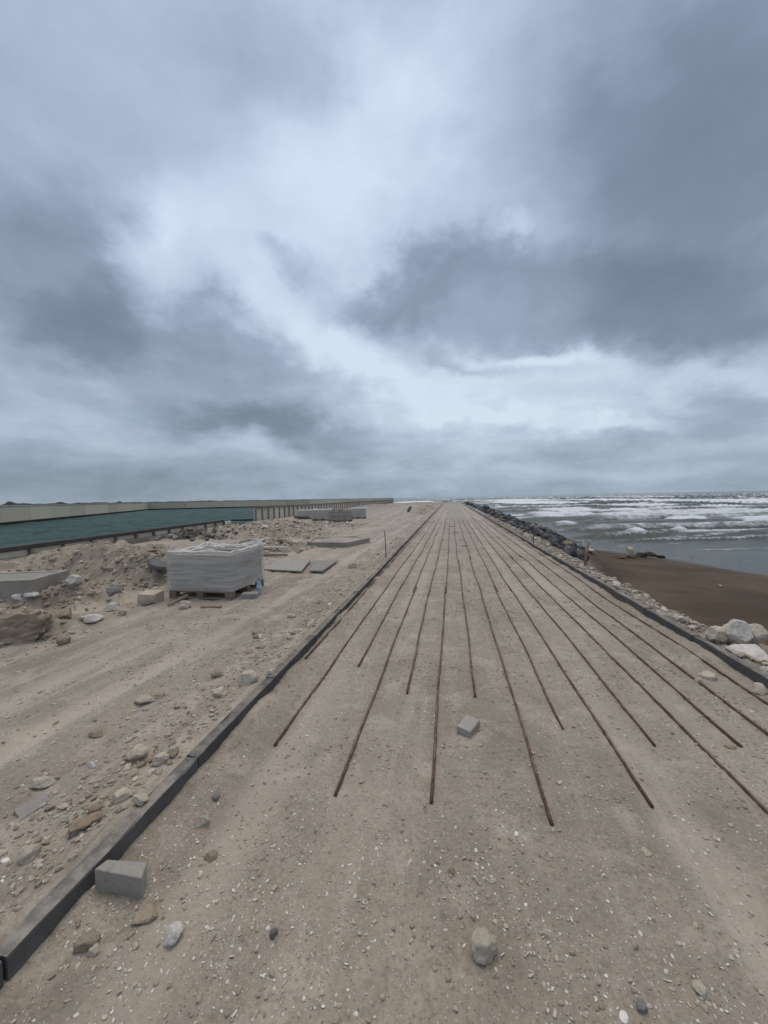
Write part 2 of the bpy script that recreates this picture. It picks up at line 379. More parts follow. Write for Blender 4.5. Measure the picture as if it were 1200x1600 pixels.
def simple(name, c, rough=.7, metal=0.0, nb=None, spec=.4):
    M = Mat(name, rough, spec); M.color(c); M.b.inputs['Metallic'].default_value = metal
    if nb: M.bump(M.noise(nb[0], 4, .65), nb[1], nb[2])
    return M
def rust_mat():
    M = Mat('rusted steel', .8, .3)
    c = M.mix(M.rng(M.noise(14, 4, .65), .38, .64), (.070, .040, .031, 1), (.140, .074, .050, 1))
    c = M.mix(M.rng(M.noise(90, 3, .7), .5, .75, 0, .5), c, (.035, .027, .025, 1))
    c = M.mix(M.math('MULTIPLY', M.rng(M.up(), .5, 1.0), M.rng(M.noise(1.7, 4, .7), .40, .66, 0, .65)), c, (.26, .22, .17, 1))
    M.color(c)
    w = M.N('ShaderNodeTexWave'); w.bands_direction = 'Y'; w.inputs['Scale'].default_value = 25; M.L(M.tc.outputs['Object'], w.inputs['Vector'])
    M.bump(w.outputs['Fac'], .5, .002); M.bump(M.noise(120, 3, .7), .5, .002); return M.m
M_RUST = rust_mat()
def wood_mat(name, a, b):
    M = Mat(name, .85, .25); c = M.mix(M.rng(M.noise(1, 6, .7, vec=M.vec((4, 40, 40))), .35, .7), a, b)
    k = M.rng(M.rand(), 0, 1, .75, 1.25, False); g = M.N('ShaderNodeCombineColor'); [M.L(k, g.inputs[i]) for i in range(3)]
    M.color(M.mix(1.0, c, g.outputs[0], 'MULTIPLY')); M.bump(M.noise(1, 6, .7, vec=M.vec((6, 60, 60))), .5, .004); return M.m
M_WOOD = wood_mat('weathered pallet wood', (.23, .175, .125, 1), (.13, .10, .075, 1))
M_BARK = wood_mat('rotten bark', (.26, .195, .135, 1), (.13, .095, .065, 1))
M_SHEET = wood_mat('grey sheet board', (.36, .335, .295, 1), (.26, .24, .21, 1))
M_PLANK = wood_mat('pale plank', (.50, .48, .43, 1), (.38, .36, .32, 1))
M_DARKP = simple('dark plastic', (.095, .09, .088, 1), .65, nb=(20, .3, .004)).m

def film_mat():
    M = Mat('clear wrap film', .28, .5); M.color((.66, .64, .59, 1))
    st = M.noise(1, 4, .6, vec=M.vec((1.2, 1.2, 16), (R_(5), R_(-4), 0)))
    M.L(M.rng(st, .35, .72, .28, .60), M.b.inputs['Alpha'])
    M.bump(M.noise(1, 5, .65, vec=M.vec((3, 3, 22), (R_(6), R_(-5), 0))), .35, .006); return M.m
M_FILM = film_mat()
def film_top_mat():
    M = Mat('bunched wrap film', .32, .5); M.color((.70, .68, .63, 1)); M.b.inputs['Alpha'].default_value = .66
    M.bump(M.noise(14, 5, .7), .7, .02); return M.m
M_FILMT = film_top_mat()

# ------------------------------------------------------------------ terrain height functions
KL, KR = -1.48, 2.48                       # inner faces of the two kerbs
TRK_S = [(-2.75, .020, .030, 1), (-4.35, .020, .030, 1), (-3.35, -.055, .022, 2), (-4.95, -.055, .022, 2), (-5.6, .10, .02, 3)]
TRK_P = [(1.02, .010, .010, 4), (1.62, .012, .008, 4), (-.62, .004, .006, 5), (-1.1, .002, .005, 5)]
def tracks(x, y, T):
    dz = 0*x; m = 0*x
    for c0, sl, dp, sd0 in T:
        c = c0+sl*y+.16*pnoise(y*.22+sd0*7, y*0+sd0); d = np.abs(x-c); k = np.clip(.55+.8*fbm(y*.35+sd0*3, x*0+c0, 2), 0, 1)
        dz = dz + dp*k*(-np.exp(-(d/.12)**2) + .55*np.exp(-((d-.20)/.07)**2) + .22*np.exp(-(d/.12)**2)*np.sin(y*70+d*60)); m = np.maximum(m, k*np.exp(-(d/.13)**4))
    return dz, m
def z_prom(x, y):
    z = tracks(x, y, TRK_P)[0] + .010*fbm(x*1.1, y*.8, 3) + .004*fbm(x*5, y*5, 4, .6)
    rut = .010*pnoise(x*3.3+.05*y, y*.10+3.3)
    near = np.exp(-((x-KL)/.16)**2) + np.exp(-((x-KR)/.20)**2)
    return z + rut + near*(.018 + .028*fbm(x*.6+8, y*1.7, 3)) + .0065*fbm(x*13, y*13, 4, .62)*np.clip(1.5-y*.12, 0, 1)
def hump(x, y, cx, cy, rx, ry, h, rot=0.0):
    c, s = math.cos(rot), math.sin(rot); u = ((x-cx)*c+(y-cy)*s)/rx; v = (-(x-cx)*s+(y-cy)*c)/ry
    return h*np.exp(-(u*u+v*v)**1.3)
HUMPS = [(-7.3, 4.9, 1.5, .75, .20, .3), (-5.6, 3.75, .75, .35, .26, .4), (-6.3, 5.0, .9, .5, .16, .2), (-6.4, 6.7, 1.3, .6, .46, -.1), (-7.8, 6.9, 1.2, .6, .36, .2),
         (-5.4, 6.4, .7, .45, .22, -.3), (-9.6, 8.2, 1.6, .8, .25, .3), (-11.2, 9.6, 2.0, 1.0, .22, .3), (-8.9, 9.9, 2.2, .7, .15, .1),
         (-8.6, 18.4, 1.9, 1.2, .30, .1), (-7.2, 16.6, 1.5, .9, .34, -.2), (-6.4, 14.9, 1.4, .7, .26, .2), (-9.8, 16.0, 1.6, 1.0, .36, 0), (-10.6, 20.5, 2.2, 1.3, .18, .3),
         (-7.0, 20.8, 2.2, 1.0, .16, .1), (-5.4, 11.5, .8, .5, .16, 0), (-6.3, 11.0, .8, .5, .18, .2), (-12.3, 24.5, 1.5, 1.5, .08, 0), (-3.2, 50, 1.2, 4, .35, 0), (-2.6, 38, .7, 4, .25, 0), (-6, 85, 5, 6, .4, 0),(-12,60,2.5,12,.45,0)]
def rough_mask(x, y):
    m = 0*x
    for cx, cy, rx, ry, h, r in HUMPS: m = np.maximum(m, hump(x, y, cx, cy, rx*1.35, ry*1.5, 1.0, r))
    return m
def z_site(x, y):
    z = .060 + .020*fbm(x*.5, y*.35, 3) + tracks(x, y, TRK_S)[0]
    mk = rough_mask(x, y)
    # tyre ruts running up the site
    lane = np.exp(-((x+3.4-.03*y)/1.9)**2)
    z = z + lane*(.020*pnoise((x+.10*y)*2.6, y*.12) + .012*pnoise((x+.17*y)*5.5+4, y*.25))
    z = z + .006*fbm(x*4.5, y*4.5, 4, .6)
    strip = np.exp(-((x+1.92)/.28)**2)*(.5+.8*pnoise(x*.3, y*.55+5))
    z = z + np.clip(strip, 0, 1)*(.020+.022*fbm(x*6, y*6, 3, .6))
    for a in HUMPS: z = z + hump(x, y, *a)
    z = z + mk*(.17*fbm(x*2.1, y*2.1, 5, .60))
    # falls towards the low quay edge
    q = -12.2 - (y+1)*.137
    d = x - q
    z = z - .42*sst(2.6, .3, d)*sst(29, 26, y)
    z = z + sst(.30, .02, KL-.06-x)*(.028+.030*fbm(x*3.0, y*2.6+11, 3))
    z = np.where(x > KL-.075, z - np.clip((x-(KL-.075))/.04, 0, 1)*np.maximum(z-.080, 0), z)
    return z
def shore_d(x, y):                          # metres landward of the waterline, + on the beach
    return ((12.4-x)*.848 + (18.5-y)*.53) + .7*pnoise(x*.16, y*.16)
def z_beach(x, y):
    d = shore_d(x, y)
    b = -1.62 + .062*np.clip(d, -14, 9) + .035*fbm(x*.6, y*.6, 5, .55)
    k = 1 - sst(9, 14, y)*.55
    edge = 3.0 + 1.5*sst(12, 19, y)
    bank = .02 - np.maximum(x-edge, 0)*.80*k - np.maximum(x-2.6, 0)*.10 + .07*fbm(x*2, y*1.4, 4, .6)
    return np.maximum(b, bank) + .0
def march(px, py, f):
    d = ray(px, py); p = np.array([0, 0, H])
    t0 = 1.2*(H-.7)/max(-d[2], .004)*.5
    t = np.geomspace(.6, 220, 420)
    for _ in range(3):
        q = p[None] + d[None]*t[:, None]; below = q[:, 2] < f(q[:, 0], q[:, 1])
        i = int(np.argmax(below)) if below.any() else len(t)-1
        t = np.linspace(t[max(i-1, 0)], t[i], 40)
    return p + d*t[-1]
def z_any(x, y):
    return np.where(x < KL-.05, z_site(x, y), np.where(x > KR+.05, z_beach(x, y), z_prom(x, y)))
def spot(px, py): return march(px, py, z_any)
def za(x, y): return float(z_any(np.array([x], float), np.array([y], float))[0])

# ------------------------------------------------------------------ setting
# sea bed / far ground
def flat(name, pts, z, mat, kind='structure', label=None):
    bm = bmesh.new(); f = bm.faces.new([bm.verts.new((x, y, z)) for x, y in pts]); f.normal_update()
    if f.normal.z < 0: f.normal_flip()
    o = link(name, bm_mesh(name, bm, mat)); o['kind'] = kind
    if label: o['label'] = label
    return o
M_BED = simple('sea bed', (.06, .055, .045, 1), .9).m
flat('ground', [(-9000, -9000), (9000, -9000), (9000, 9000), (-9000, 9000)], -4.0, M_BED, label='sandy sea bed under the whole place')

promenade = link('promenade', grid_mesh('promenade', np.arange(KL-.05, KR+.06, .02), rows(-3.0, 99, .02, .010), z_prom, M_PROM, attrs={'track': lambda X, Y: .7*tracks(X, Y, TRK_P)[1]}))
tag(promenade, 'compacted sandy promenade bed between two dark kerbs', kind='structure')

def site_mat():
    # sand and heaped soil on one sheet, told apart by where the heaps lie
    m = M_SITE.copy(); m.name = 'site ground'; nt = m.node_tree
    b = nt.nodes['Principled BSDF']; lk = b.inputs['Base Color'].links[0]; src = lk.from_socket
    at = nt.nodes.new('ShaderNodeAttribute'); at.attribute_name = 'soil'
    tc = nt.nodes.new('ShaderNodeTexCoord'); nz = nt.nodes.new('ShaderNodeTexNoise'); nz.inputs['Scale'].default_value = 3.5; nz.inputs['Detail'].default_value = 6; nz.inputs['Roughness'].default_value = .7
    nt.links.new(tc.outputs['Object'], nz.inputs['Vector'])
    rp = nt.nodes.new('ShaderNodeValToRGB'); nt.links.new(nz.outputs['Fac'], rp.inputs[0])
    rp.color_ramp.elements[0].position = .36; rp.color_ramp.elements[0].color = (.170, .136, .100, 1)
    rp.color_ramp.elements[1].position = .66; rp.color_ramp.elements[1].color = (.36, .312, .24, 1)
    mx = nt.nodes.new('ShaderNodeMix'); mx.data_type = 'RGBA'; nt.links.new(at.outputs['Fac'], mx.inputs[0]); nt.links.new(src, mx.inputs['A']); nt.links.new(rp.outputs[0], mx.inputs['B'])
    nt.links.new(mx.outputs['Result'], b.inputs['Base Color']); return m
M_SITEG = site_mat()
def soil_attr(X, Y): return np.clip(rough_mask(X, Y)*1.1 + .3*fbm(X*1.5, Y*1.5, 3) - .15, 0, .9)*np.where(rough_mask(X, Y) > .05, 1, 0)
site = link('site_ground', grid_mesh('site_ground', np.concatenate([np.arange(-17.6, -9, .09), np.arange(-9, -2.6, .045), np.arange(-2.6, KL-.030, .0229)]), rows(-3.0, 112, .028, .011), z_site, M_SITEG,
            keep=lambda X, Y: (X > np.where(Y < 26, -12.15-(Y+1)*.137, -14.62-(Y-27)*.0225)), attrs={'soil': soil_attr, 'track': lambda X, Y: tracks(X, Y, TRK_S)[1]}))
tag(site, 'rutted sandy construction ground left of the promenade', kind='structure')

def beach_mat():
    M = Mat('wet brown sand', .85, .18)
    c = M.mix(M.rng(M.noise(.35, 5, .6), .38, .64), (.062, .044, .026, 1), (.100, .073, .045, 1))
    c = M.mix(M.rng(M.noise(1.0, 5, .65, vec=M.vec((.5, 3.0, 1), (0, 0, R_(30)))), .52, .75, 0, .7), c, (.045, .035, .027, 1))
    c = M.mix(M.rng(M.noise(40, 3, .7), .5, .75, 0, .4), c, (.14, .115, .09, 1))
    # rubble bank by the kerb is dry and pale
    c = M.mix(M.attr('bank'), c, M.mix(M.rng(M.noise(5, 6, .7), .38, .64), (.13, .105, .08, 1), (.30, .27, .23, 1)))
    wt = M.attr('wet'); c = M.mix(M.math('MULTIPLY', wt, .55), c, (.022, .018, .013, 1)); M.L(M.rng(wt, 0, 1, .85, .22), M.b.inputs['Roughness']); M.L(M.rng(wt, 0, 1, .18, .5), M.b.inputs['Specular IOR Level'])
    M.color(c); M.bump(M.noise(4, 5, .65), .6, .04); M.bump(M.noise(1.0, 5, .65, vec=M.vec((1.5, 9, 1), (0, 0, R_(32))), dist=.8), .5, .03); M.bump(M.noise(45, 4, .7), .5, .006); return M.m
def wet_attr(X, Y): return sst(3.2, .3, shore_d(X, Y)+.6*fbm(X*.5, Y*.5, 3))
def bank_attr(X, Y): return sst(-1.0, -.45, z_beach(X, Y) + .10*fbm(X*3, Y*3, 3))*sst(5.5, 4.0, X)
beach = link('beach', grid_mesh('beach', np.concatenate([np.arange(KR+.07, 5, .05), np.arange(5, 12, .14), np.arange(12, 44, .8)]), rows(-3, 103, .06, .013), z_beach, beach_mat(), attrs={'bank': bank_attr, 'wet': wet_attr}))
tag(beach, 'wet brown beach sand sloping from the right kerb to the sea', kind='structure')

# ---- sea
AX = np.array([ray(600, 778)[0], ray(600, 778)[1]]); AX /= np.linalg.norm(AX)
def sea_build():
    az = np.radians(np.concatenate([np.linspace(-40, -12.3, 60), np.linspace(-12, 60, 520), np.linspace(60.5, 110, 60)]))
    r = [9.0]
    while r[-1] < 7000: r.append(r[-1]*(1.0075 if r[-1] < 500 else 1.03))
    r = np.array(r); A, Rr = np.meshgrid(az, r); X = Rr*np.sin(A); Y = Rr*np.cos(A)
    sd_ = -shore_d(X, Y)                                            # metres seaward
    sea_in = np.clip(sd_, 0, None)
    q0 = X*AX[0] + Y*AX[1]; t0 = X*AX[1] - Y*AX[0]
    warp = 5.0*pnoise(X/38, Y/38) + 9*pnoise(X/120+3, Y/120)
    q = q0 + .10*t0 + warp
    lam = 9.0
    ph = q/lam*2*np.pi
    seg = sst(-.35, .35, fbm(t0/26 + 7*np.floor(q/lam)*.37, q/lam*.55, 2))
    prof = ((1+np.cos(ph))/2)**3.2
    amp = .06 + .60*sst(2, 15, sea_in) + .25*sst(30, 100, sea_in)
    amp = amp*sst(.5, 5, sea_in)
    q2 = q0 - .22*t0 + 6*pnoise(X/30+9, Y/30)
    prof2 = ((1+np.cos(q2/6.3*2*np.pi))/2)**2
    Z = amp*prof*(.35+.75*seg) + .13*prof2*sst(4, 25, sea_in)*(.4+.6*seg)
    fade = 1-sst(900, 2500, Rr)
    chop = .045*fbm(X/1.6, Y/1.0, 3, .6)*sst(2, 12, sea_in)*(1-sst(80, 300, Rr)) + .10*fbm(X/6, Y/3.2, 3, .55)*sst(8, 40, sea_in)*(1-sst(300, 900, Rr))
    # the long breakers in view: (px from, px to, py of the front edge, py of the back edge, crest height, foam density)
    BRK = [(978, 1026, 834, 830.5, .22, 1), (1050, 1092, 834, 830.5, .24, 1), (1040, 1136, 821.5, 817.5, .30, 1), (1160, 1260, 823, 818, .3, 1), (860, 915, 822, 818, .2, .7),
           (900, 1300, 811, 804, .35, .75), (990, 1056, 803.5, 797.5, .55, 1.2), (1088, 1146, 806, 800.5, .5, 1.2), (830, 965, 809, 803, .35, .8), (860, 990, 801, 794, .4, .8), (990, 1084, 793, 788.5, .5, 1.1),
           (1138, 1320, 789.5, 783, .6, 1.2), (800, 990, 788, 781.5, .5, 1.0), (984, 1160, 785, 779, .5, 1.0), (760, 900, 781, 777.8, .5, 1), (1020, 1120, 777.5, 774.5, .6, .9), (1150, 1260, 774, 771, .6, .9), (620, 705, 783, 779.5, .4, 1.1),
           (860, 1300, 829, 825, .28, .62), (900, 1300, 815.5, 812.5, .36, .60), (880, 1300, 838.5, 836, .18, .56), (880, 1040, 853.5, 852.4, .02, .45), (1060, 1300, 861, 859.6, .02, .45), (930, 1300, 845.2, 843.8, .08, .55), (960, 1100, 826, 823.5, .2, .8), (1110, 1180, 838, 836.2, .12, .7), (1000, 1200, 842, 840.5, .04, .55), (870, 960, 845, 843.5, .04, .5), (1060, 1200, 850, 849, .02, .35)]
    bfoam = 0*X; bz = 0*X
    for (xa, xb, yf, yb, hc, dn) in BRK:
        (ax, ay), (bx, by), (cx, cy) = gnd(xa, yf+(xa-1000)*-.012, -1.6), gnd(xb, yf+(xb-1000)*-.012, -1.6), gnd((xa+xb)/2, yb+((xa+xb)/2-1000)*-.012, -1.6)
        qf = ((ax+bx)*AX[0]+(ay+by)*AX[1])/2; qb = cx*AX[0]+cy*AX[1]; ta, tb = ax*AX[1]-ay*AX[0], bx*AX[1]-by*AX[0]; wd = max(qb-qf, .6)
        wob = .22*wd*fbm(t0/(wd*2.2)+xa, q0*0+yf, 3); u = (q0-qf-wob)/wd
        tw = (tb-ta)*.16+.8; win = sst(ta-tw*.3, ta+tw, t0)*sst(tb+tw*.3, tb-tw, t0)
        bfoam = np.maximum(bfoam, dn*win*sst(-.12, .10, u)*sst(1.35, .55, u))
        bz = np.maximum(bz, hc*(1+.7*(yf > 808))*win*np.exp(-((u-.30)/np.where(u < .30, .26, .55))**2))
    # foam: breaking crest, white water thrown shoreward of it, drifting streaks
    Z = -1.6 + (np.maximum(Z*.75, bz*1.25+.3*Z)+chop)*fade
    pf = np.mod(ph, 2*np.pi)                                        # 0 at crest, grows seaward
    shoreside = np.where(pf > np.pi, 2*np.pi-pf, 9)                 # distance shoreward of crest in radians
    brk = sst(-.05, .30, fbm(t0/17+11*np.floor(q/lam+.5), q/lam*.35, 3) + .34*sst(3, 12, sea_in) + .16*sst(20, 60, sea_in) - .18)
    crest = np.exp(-(np.minimum(pf, 2*np.pi-pf)/.42)**2)
    white = np.exp(-(shoreside/1.15)**2)
    back = np.exp(-(np.where(pf <= np.pi, pf, 9)/.8)**2)*.5
    far_w = sst(12, 45, sea_in)
    foam = brk*(np.maximum(crest, white*(.55+.45*far_w)) + back*.6*far_w)
    streak = sst(.10, .55, fbm(t0/9, q0/2.4, 4, .6) + .35*fbm(t0/40, q0/30, 2))*sst(10, 45, sea_in)
    sets = sst(-.28, .22, fbm(t0/110+5, q0/17, 2))                  # sets of bigger waves with darker water between
    foam = np.maximum(foam, streak*(.25+.45*far_w))*(1-far_w*.75*(1-sets))
    foam = np.maximum(foam*.85, bfoam)
    # wash around the riprap and the head of the jetty
    wash = np.exp(-((X-6.0)/2.2)**2)*sst(24, 30, Y)*sst(112, 100, Y) + np.exp(-((Y-112)/14)**2)*sst(-30, -18, X)*sst(30, 8, X)
    foam = np.maximum(foam, wash*(.65+.5*fbm(X/3, Y/3, 3)))
    lap = np.exp(-((sd_-1.2-1.0*pnoise(X/5, Y/5))/.30)**2)*.35 + np.exp(-((sd_-5.5-1.6*pnoise(X/7, Y/7))/.5)**2)*.5*sst(-.1, .3, pnoise(X/6+4, Y/6))
    foam = np.clip(np.maximum(foam, lap), 0, 1)*(1-.35*sst(600, 2500, Rr))
    V = np.stack([X, Y, Z], -1).reshape(-1, 3); nx, ny = len(az), len(r); I = np.arange(nx*ny).reshape(ny, nx)
    F = np.stack([I[:-1, :-1], I[1:, :-1], I[1:, 1:], I[:-1, 1:]], -1).reshape(-1, 4)
    K = ((X > 3.2) | (Rr > 1700) | ((Y > 100) & (X > -26 - (Y-100)*.6))).ravel() & (shore_d(X, Y).ravel() < 2.5)
    F = F[K[F].all(1)]
    M = Mat('sea water', .2, .4)
    fm = M.attr('foam')
    n = M.noise(1.0, 6, .68, vec=M.vec((.9, 1.5, 1), (0, 0, R_(-10)))); n2 = M.noise(.28, 5, .6, vec=M.vec((.8, 2, 1), (0, 0, R_(-10))))
    thr = M.math('SUBTRACT', M.math('ADD', fm, M.math('MULTIPLY', M.math('SUBTRACT', n, .5), 1.15)), M.math('MULTIPLY', M.math('SUBTRACT', n2, .5), -.5))
    f = M.rng(thr, .34, .86)
    c = M.mix(M.rng(M.noise(.05, 4, .6), .35, .65), (.060, .072, .060, 1), (.085, .098, .080, 1))
    M.color(M.mix(f, c, (.66, .70, .72, 1)))
    M.L(M.rng(f, 0, 1, .20, .9), M.b.inputs['Roughness']); M.L(M.rng(f, 0, 1, .36, .1), M.b.inputs['Specular IOR Level'])
    M.bump(M.noise(1.0, 5, .65, vec=M.vec((1.6, 3.2, 1), (0, 0, R_(-10)))), .9, .22); M.bump(n, .35, .06)
    o = link('sea', mesh_np('sea', V, F, M.m, True, {'foam': foam})); return tag(o, 'rough grey sea with rows of white breakers', kind='structure')
sea_build()

# ---- river
FAR = [gnd(-260, 852, -1.6), gnd(0, 821, -1.6), gnd(231, 797, -1.6), gnd(400, 792.5, -1.6), gnd(615, 783.2, -1.6)]
def river_build():
    M = Mat('green river water', .38, .09)
    c = M.mix(M.rng(M.noise(.25, 5, .6, vec=M.vec((.6, 1, 1))), .35, .65), (.012, .042, .030, 1), (.026, .066, .050, 1)); M.color(c)
    M.bump(M.noise(1.0, 5, .65, vec=M.vec((1.3, .8, 1), (0, 0, R_(40)))), 1.0, .40); M.bump(M.noise(5, 4, .6), .5, .03)
    xs = np.arange(-150, -11, .6); ys = rows(-6, 380, .35, .010)
    def zf(X, Y): return -1.6 + 0.16*fbm(X/2.3, Y/3.1, 4) + .10*pnoise(X/1.1+.6*Y/1.1, Y/2.0)
    def kp(X, Y): return X < np.where(Y < 26, -11.6-(Y+1)*.137, np.where(Y < 112, -14.2-(Y-27)*.0225, -16.4-(Y-112)*.05))
    tag(link('river', grid_mesh('river', xs, ys, zf, M.m, keep=kp)), 'choppy green harbour water beyond the quay edge', kind='structure')
river_build()

# ---- far bank
M_FARLAND = sand_material('far sand flat', (.36, .325, .26, 1), (.30, .27, .215, 1), (.42, .38, .31, 1), 0, 0)
flat('far_bank', [(-2500, 20)] + [(FAR[0][0]-.5, FAR[0][1]+.3)] + [(x-.4, y+.5) for x, y in FAR[1:]] + [(FAR[-1][0]*3.9, FAR[-1][1]*3.9), (-3000, 1500)], 1.44, M_FARLAND, label='pale sand flat behind the far harbour wall')
def far_wall():
    root = empty('harbour_wall', (FAR[1][0], FAR[1][1], -1.6))
    tag(root, 'long beige concrete harbour wall on the far side of the green water', 'wall')
    L0 = Vector((FAR[1][0], FAR[1][1], 0)); n = 0
    for i in range(len(FAR)-1):
        a = Vector((*FAR[i], 0)); b = Vector((*FAR[i+1], 0)); d = (b-a); ln = d.length; d.normalize(); ang = math.atan2(d.y, d.x)
        plen = (9.0, 9.0, 14.0, 24.0)[i]; k = max(1, int(round(ln/plen))); pl = ln/k
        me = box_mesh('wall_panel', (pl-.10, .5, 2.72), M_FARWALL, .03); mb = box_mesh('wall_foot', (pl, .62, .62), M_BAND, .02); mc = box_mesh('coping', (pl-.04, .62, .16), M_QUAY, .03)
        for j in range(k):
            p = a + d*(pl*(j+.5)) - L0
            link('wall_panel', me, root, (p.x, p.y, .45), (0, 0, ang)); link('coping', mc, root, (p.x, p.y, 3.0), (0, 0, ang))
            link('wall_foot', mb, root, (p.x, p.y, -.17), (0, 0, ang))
far_wall()
def treeline():
    a = np.linspace(R_(-88), R_(-15), 900); rad = 1150.0
    hgt = 2.2 + 1.6*fbm(a*60, a*0+2, 4) + 2.0*np.clip(fbm(a*14, a*0+7, 3), 0, 1)
    for c_, w_, h_ in ((azel(15, 786)[0], .006, 6.5), (azel(94, 786)[0], .010, 3.5), (azel(40, 787)[0], .02, 1.5), (azel(187, 785)[0], .003, 2.5)): hgt = hgt + h_*np.exp(-((a-c_)/w_)**2)
    hgt = np.clip(hgt, .7, None)*np.clip((R_(-12)-a)/R_(28), .25, 1)
    V = []
    for rr, kz in ((rad-14, 0), (rad-6, .8), (rad, 1.0), (rad+12, .7), (rad+25, 0)):
        V.append(np.stack([np.sin(a)*rr, np.cos(a)*rr, 1.40+hgt*kz], -1))
    V = np.concatenate(V); n = len(a); I = np.arange(5*n).reshape(5, n)
    F = np.stack([I[:-1, :-1], I[:-1, 1:], I[1:, 1:], I[1:, :-1]], -1).reshape(-1, 4)
    M = simple('distant scrub', (.035, .042, .038, 1), .9, nb=(.5, .6, 1.0))
    tag(link('treeline', mesh_np('treeline', V, F, M.m)), 'dark low strip of distant scrub along the left horizon', 'treeline', kind='stuff')
treeline()

# ------------------------------------------------------------------ quay edge: low section and parapet
def low_quay():
    A = Vector((-12.15, -1, 0)); B = Vector((-15.75, 25.6, 0)); d = (B-A); ln = d.length; d.normalize(); ang = math.atan2(d.y, d.x)
    root = empty('quay_edge', (A.x, A.y, -.3)); tag(root, 'low quay edge with dark steel cap beam over pale panels beside the green water', 'quay wall')
    k = int(ln/1.24); st = ln/k
    mb = box_mesh('cap_beam', (st*2-.02, .34, .13), M_CAP, .012); mp = box_mesh('post', (.11, .20, .22), M_RIB, .006); mq = box_mesh('panel', (st-.02, .10, .20), M_PANEL, .006)
    ms = box_mesh('footing', (st*2-.015, .5, 1.75), M_RIB, .02)
    nrm_ = Vector((d.y, -d.x, 0))   # towards the site
    for j in range(k):
        p = d*(st*(j+.5)); q = d*(st*j)
        link('panel', mq, root, (p.x, p.y, .26), (0, 0, ang)); pp = q + nrm_*.06
        link('post', mp, root, (pp.x, pp.y, .255), (0, 0, ang))
        if j % 2 == 0 and j+1 < k:
            p2 = d*(st*(j+1)); dz = random.uniform(-.008, .008)
            link('cap_beam', mb, root, (p2.x, p2.y, .482+dz), (0, 0, ang)); link('footing', ms, root, (p2.x, p2.y, -1.495), (0, 0, ang))
low_quay()
def parapet():
    A = Vector((-14.62, 27.0, 0)); B = Vector((-16.5, 112, 0)); d = (B-A); ln = d.length; d.normalize(); ang = math.atan2(d.y, d.x)
    root = empty('parapet_wall', (A.x, A.y, 0)); tag(root, 'pale parapet wall with evenly spaced dark grey ribs running out to sea', 'wall')
    k = int(ln/1.07); st = ln/k; nn = Vector((d.y, -d.x, 0))
    mp = box_mesh('panel', (st-.015, .16, 2.66), M_PANEL, .008); mr = box_mesh('rib', (.16, .07, 2.62), M_RIB, .01); mc = box_mesh('coping', (st*3-.012, .40, .10), M_RIB, .012)
    for j in range(k):
        p = d*(st*(j+.5)); r = d*(st*j) + nn*.112
        link('panel', mp, root, (p.x, p.y, -1.66), (0, 0, ang)); link('rib', mr, root, (r.x, r.y, -1.66), (0, 0, ang))
        if j % 3 == 1: 
            c = d*(st*(j+.5)); link('coping', mc, root, (c.x, c.y, 1.003), (0, 0, ang))
parapet()

# ------------------------------------------------------------------ kerbs
def kerb_mesh(seed):
    r = random.Random(seed); bm = bmesh.new(); add_box(bm, (0, 0, -.05), (.078, .988, .30), bev=0)
    bmesh.ops.subdivide_edges(bm, edges=[e for e in bm.edges if abs((e.verts[0].co-e.verts[1].co).y) > .5], cuts=9, use_grid_fill=True)
    es = [e for e in bm.edges if abs((e.verts[0].co+e.verts[1].co).z/2-.10) < .001 and abs(abs((e.verts[0].co+e.verts[1].co).x/2)-.039) < .001]
    bmesh.ops.bevel(bm, geom=es, offset=.010, segments=2, profile=.6, affect='EDGES')
    for v in bm.verts:
        if v.co.z > .08: v.co += Vector((r.uniform(-1, 1)*.0022, 0, r.uniform(-1, .4)*.003))
        if v.co.z > .09 and r.random() < .10: v.co.z -= r.uniform(.004, .014)
    return bm_mesh('kerb_stone', bm, M_KERB)
kms = [kerb_mesh(i) for i in range(7)]
for side, x0, off, lab in ((0, KL-.039, -.015, 'dark concrete kerb along the left side of the promenade'), (1, KR+.039, .45, 'dark concrete kerb along the right, seaward side of the promenade')):
    bm = bmesh.new(); add_box(bm, (x0, 48, -.20), (.24, 102, .22))
    haunch = link('kerb_left' if side == 0 else 'kerb_right', bm_mesh('kerb_bed', bm, M_CONC)); tag(haunch, lab, kind='structure')
    r = random.Random(20+side)
    for i in range(101):
        y = off - 2.5 + i + .0
        wob = .012*float(pnoise(np.array([y*.21]), np.array([side*5.0]))[0])
        far_w = -.0012*max(y-10, 0) if side == 0 else .0028*max(y-12, 0)
        link('kerb_stone', kms[r.randrange(7)], haunch, (x0+wob+far_w+r.uniform(-.003, .003), y, r.uniform(-.004, .004)), (0, r.uniform(-.012, .012), r.uniform(-.004, .004)))

# ------------------------------------------------------------------ stones
from mathutils import noise as mn
def rock_mesh(name, seed, mat, sub=3, cuts=7, rough=.10, squash=(1, 1, .75), smooth=False):
    r = random.Random(seed); bm = bmesh.new(); bmesh.ops.create_icosphere(bm, subdivisions=sub, radius=1.0)
    planes = []
    for i in range(cuts):
        n = Vector((r.gauss(0, 1), r.gauss(0, 1), r.gauss(0, .8))).normalized(); planes.append((n, r.uniform(.50, .80)))
    off = Vector((r.uniform(-50, 50), r.uniform(-50, 50), r.uniform(-50, 50)))
    for v in bm.verts:
        p = v.co.copy()
        for n, d in planes:
            t = p.dot(n)
            if t > d: p -= n*(t-d)*.93
        k = mn.fractal(p*1.6+off, 1.0, 2.0, 4)*rough + mn.noise(p*6+off)*rough*.40 + mn.noise(p*13+off)*rough*.22
        v.co = p*(1+k)
        v.co.x *= squash[0]; v.co.y *= squash[1]; v.co.z *= squash[2]
    return bm_mesh(name, bm, mat, smooth)
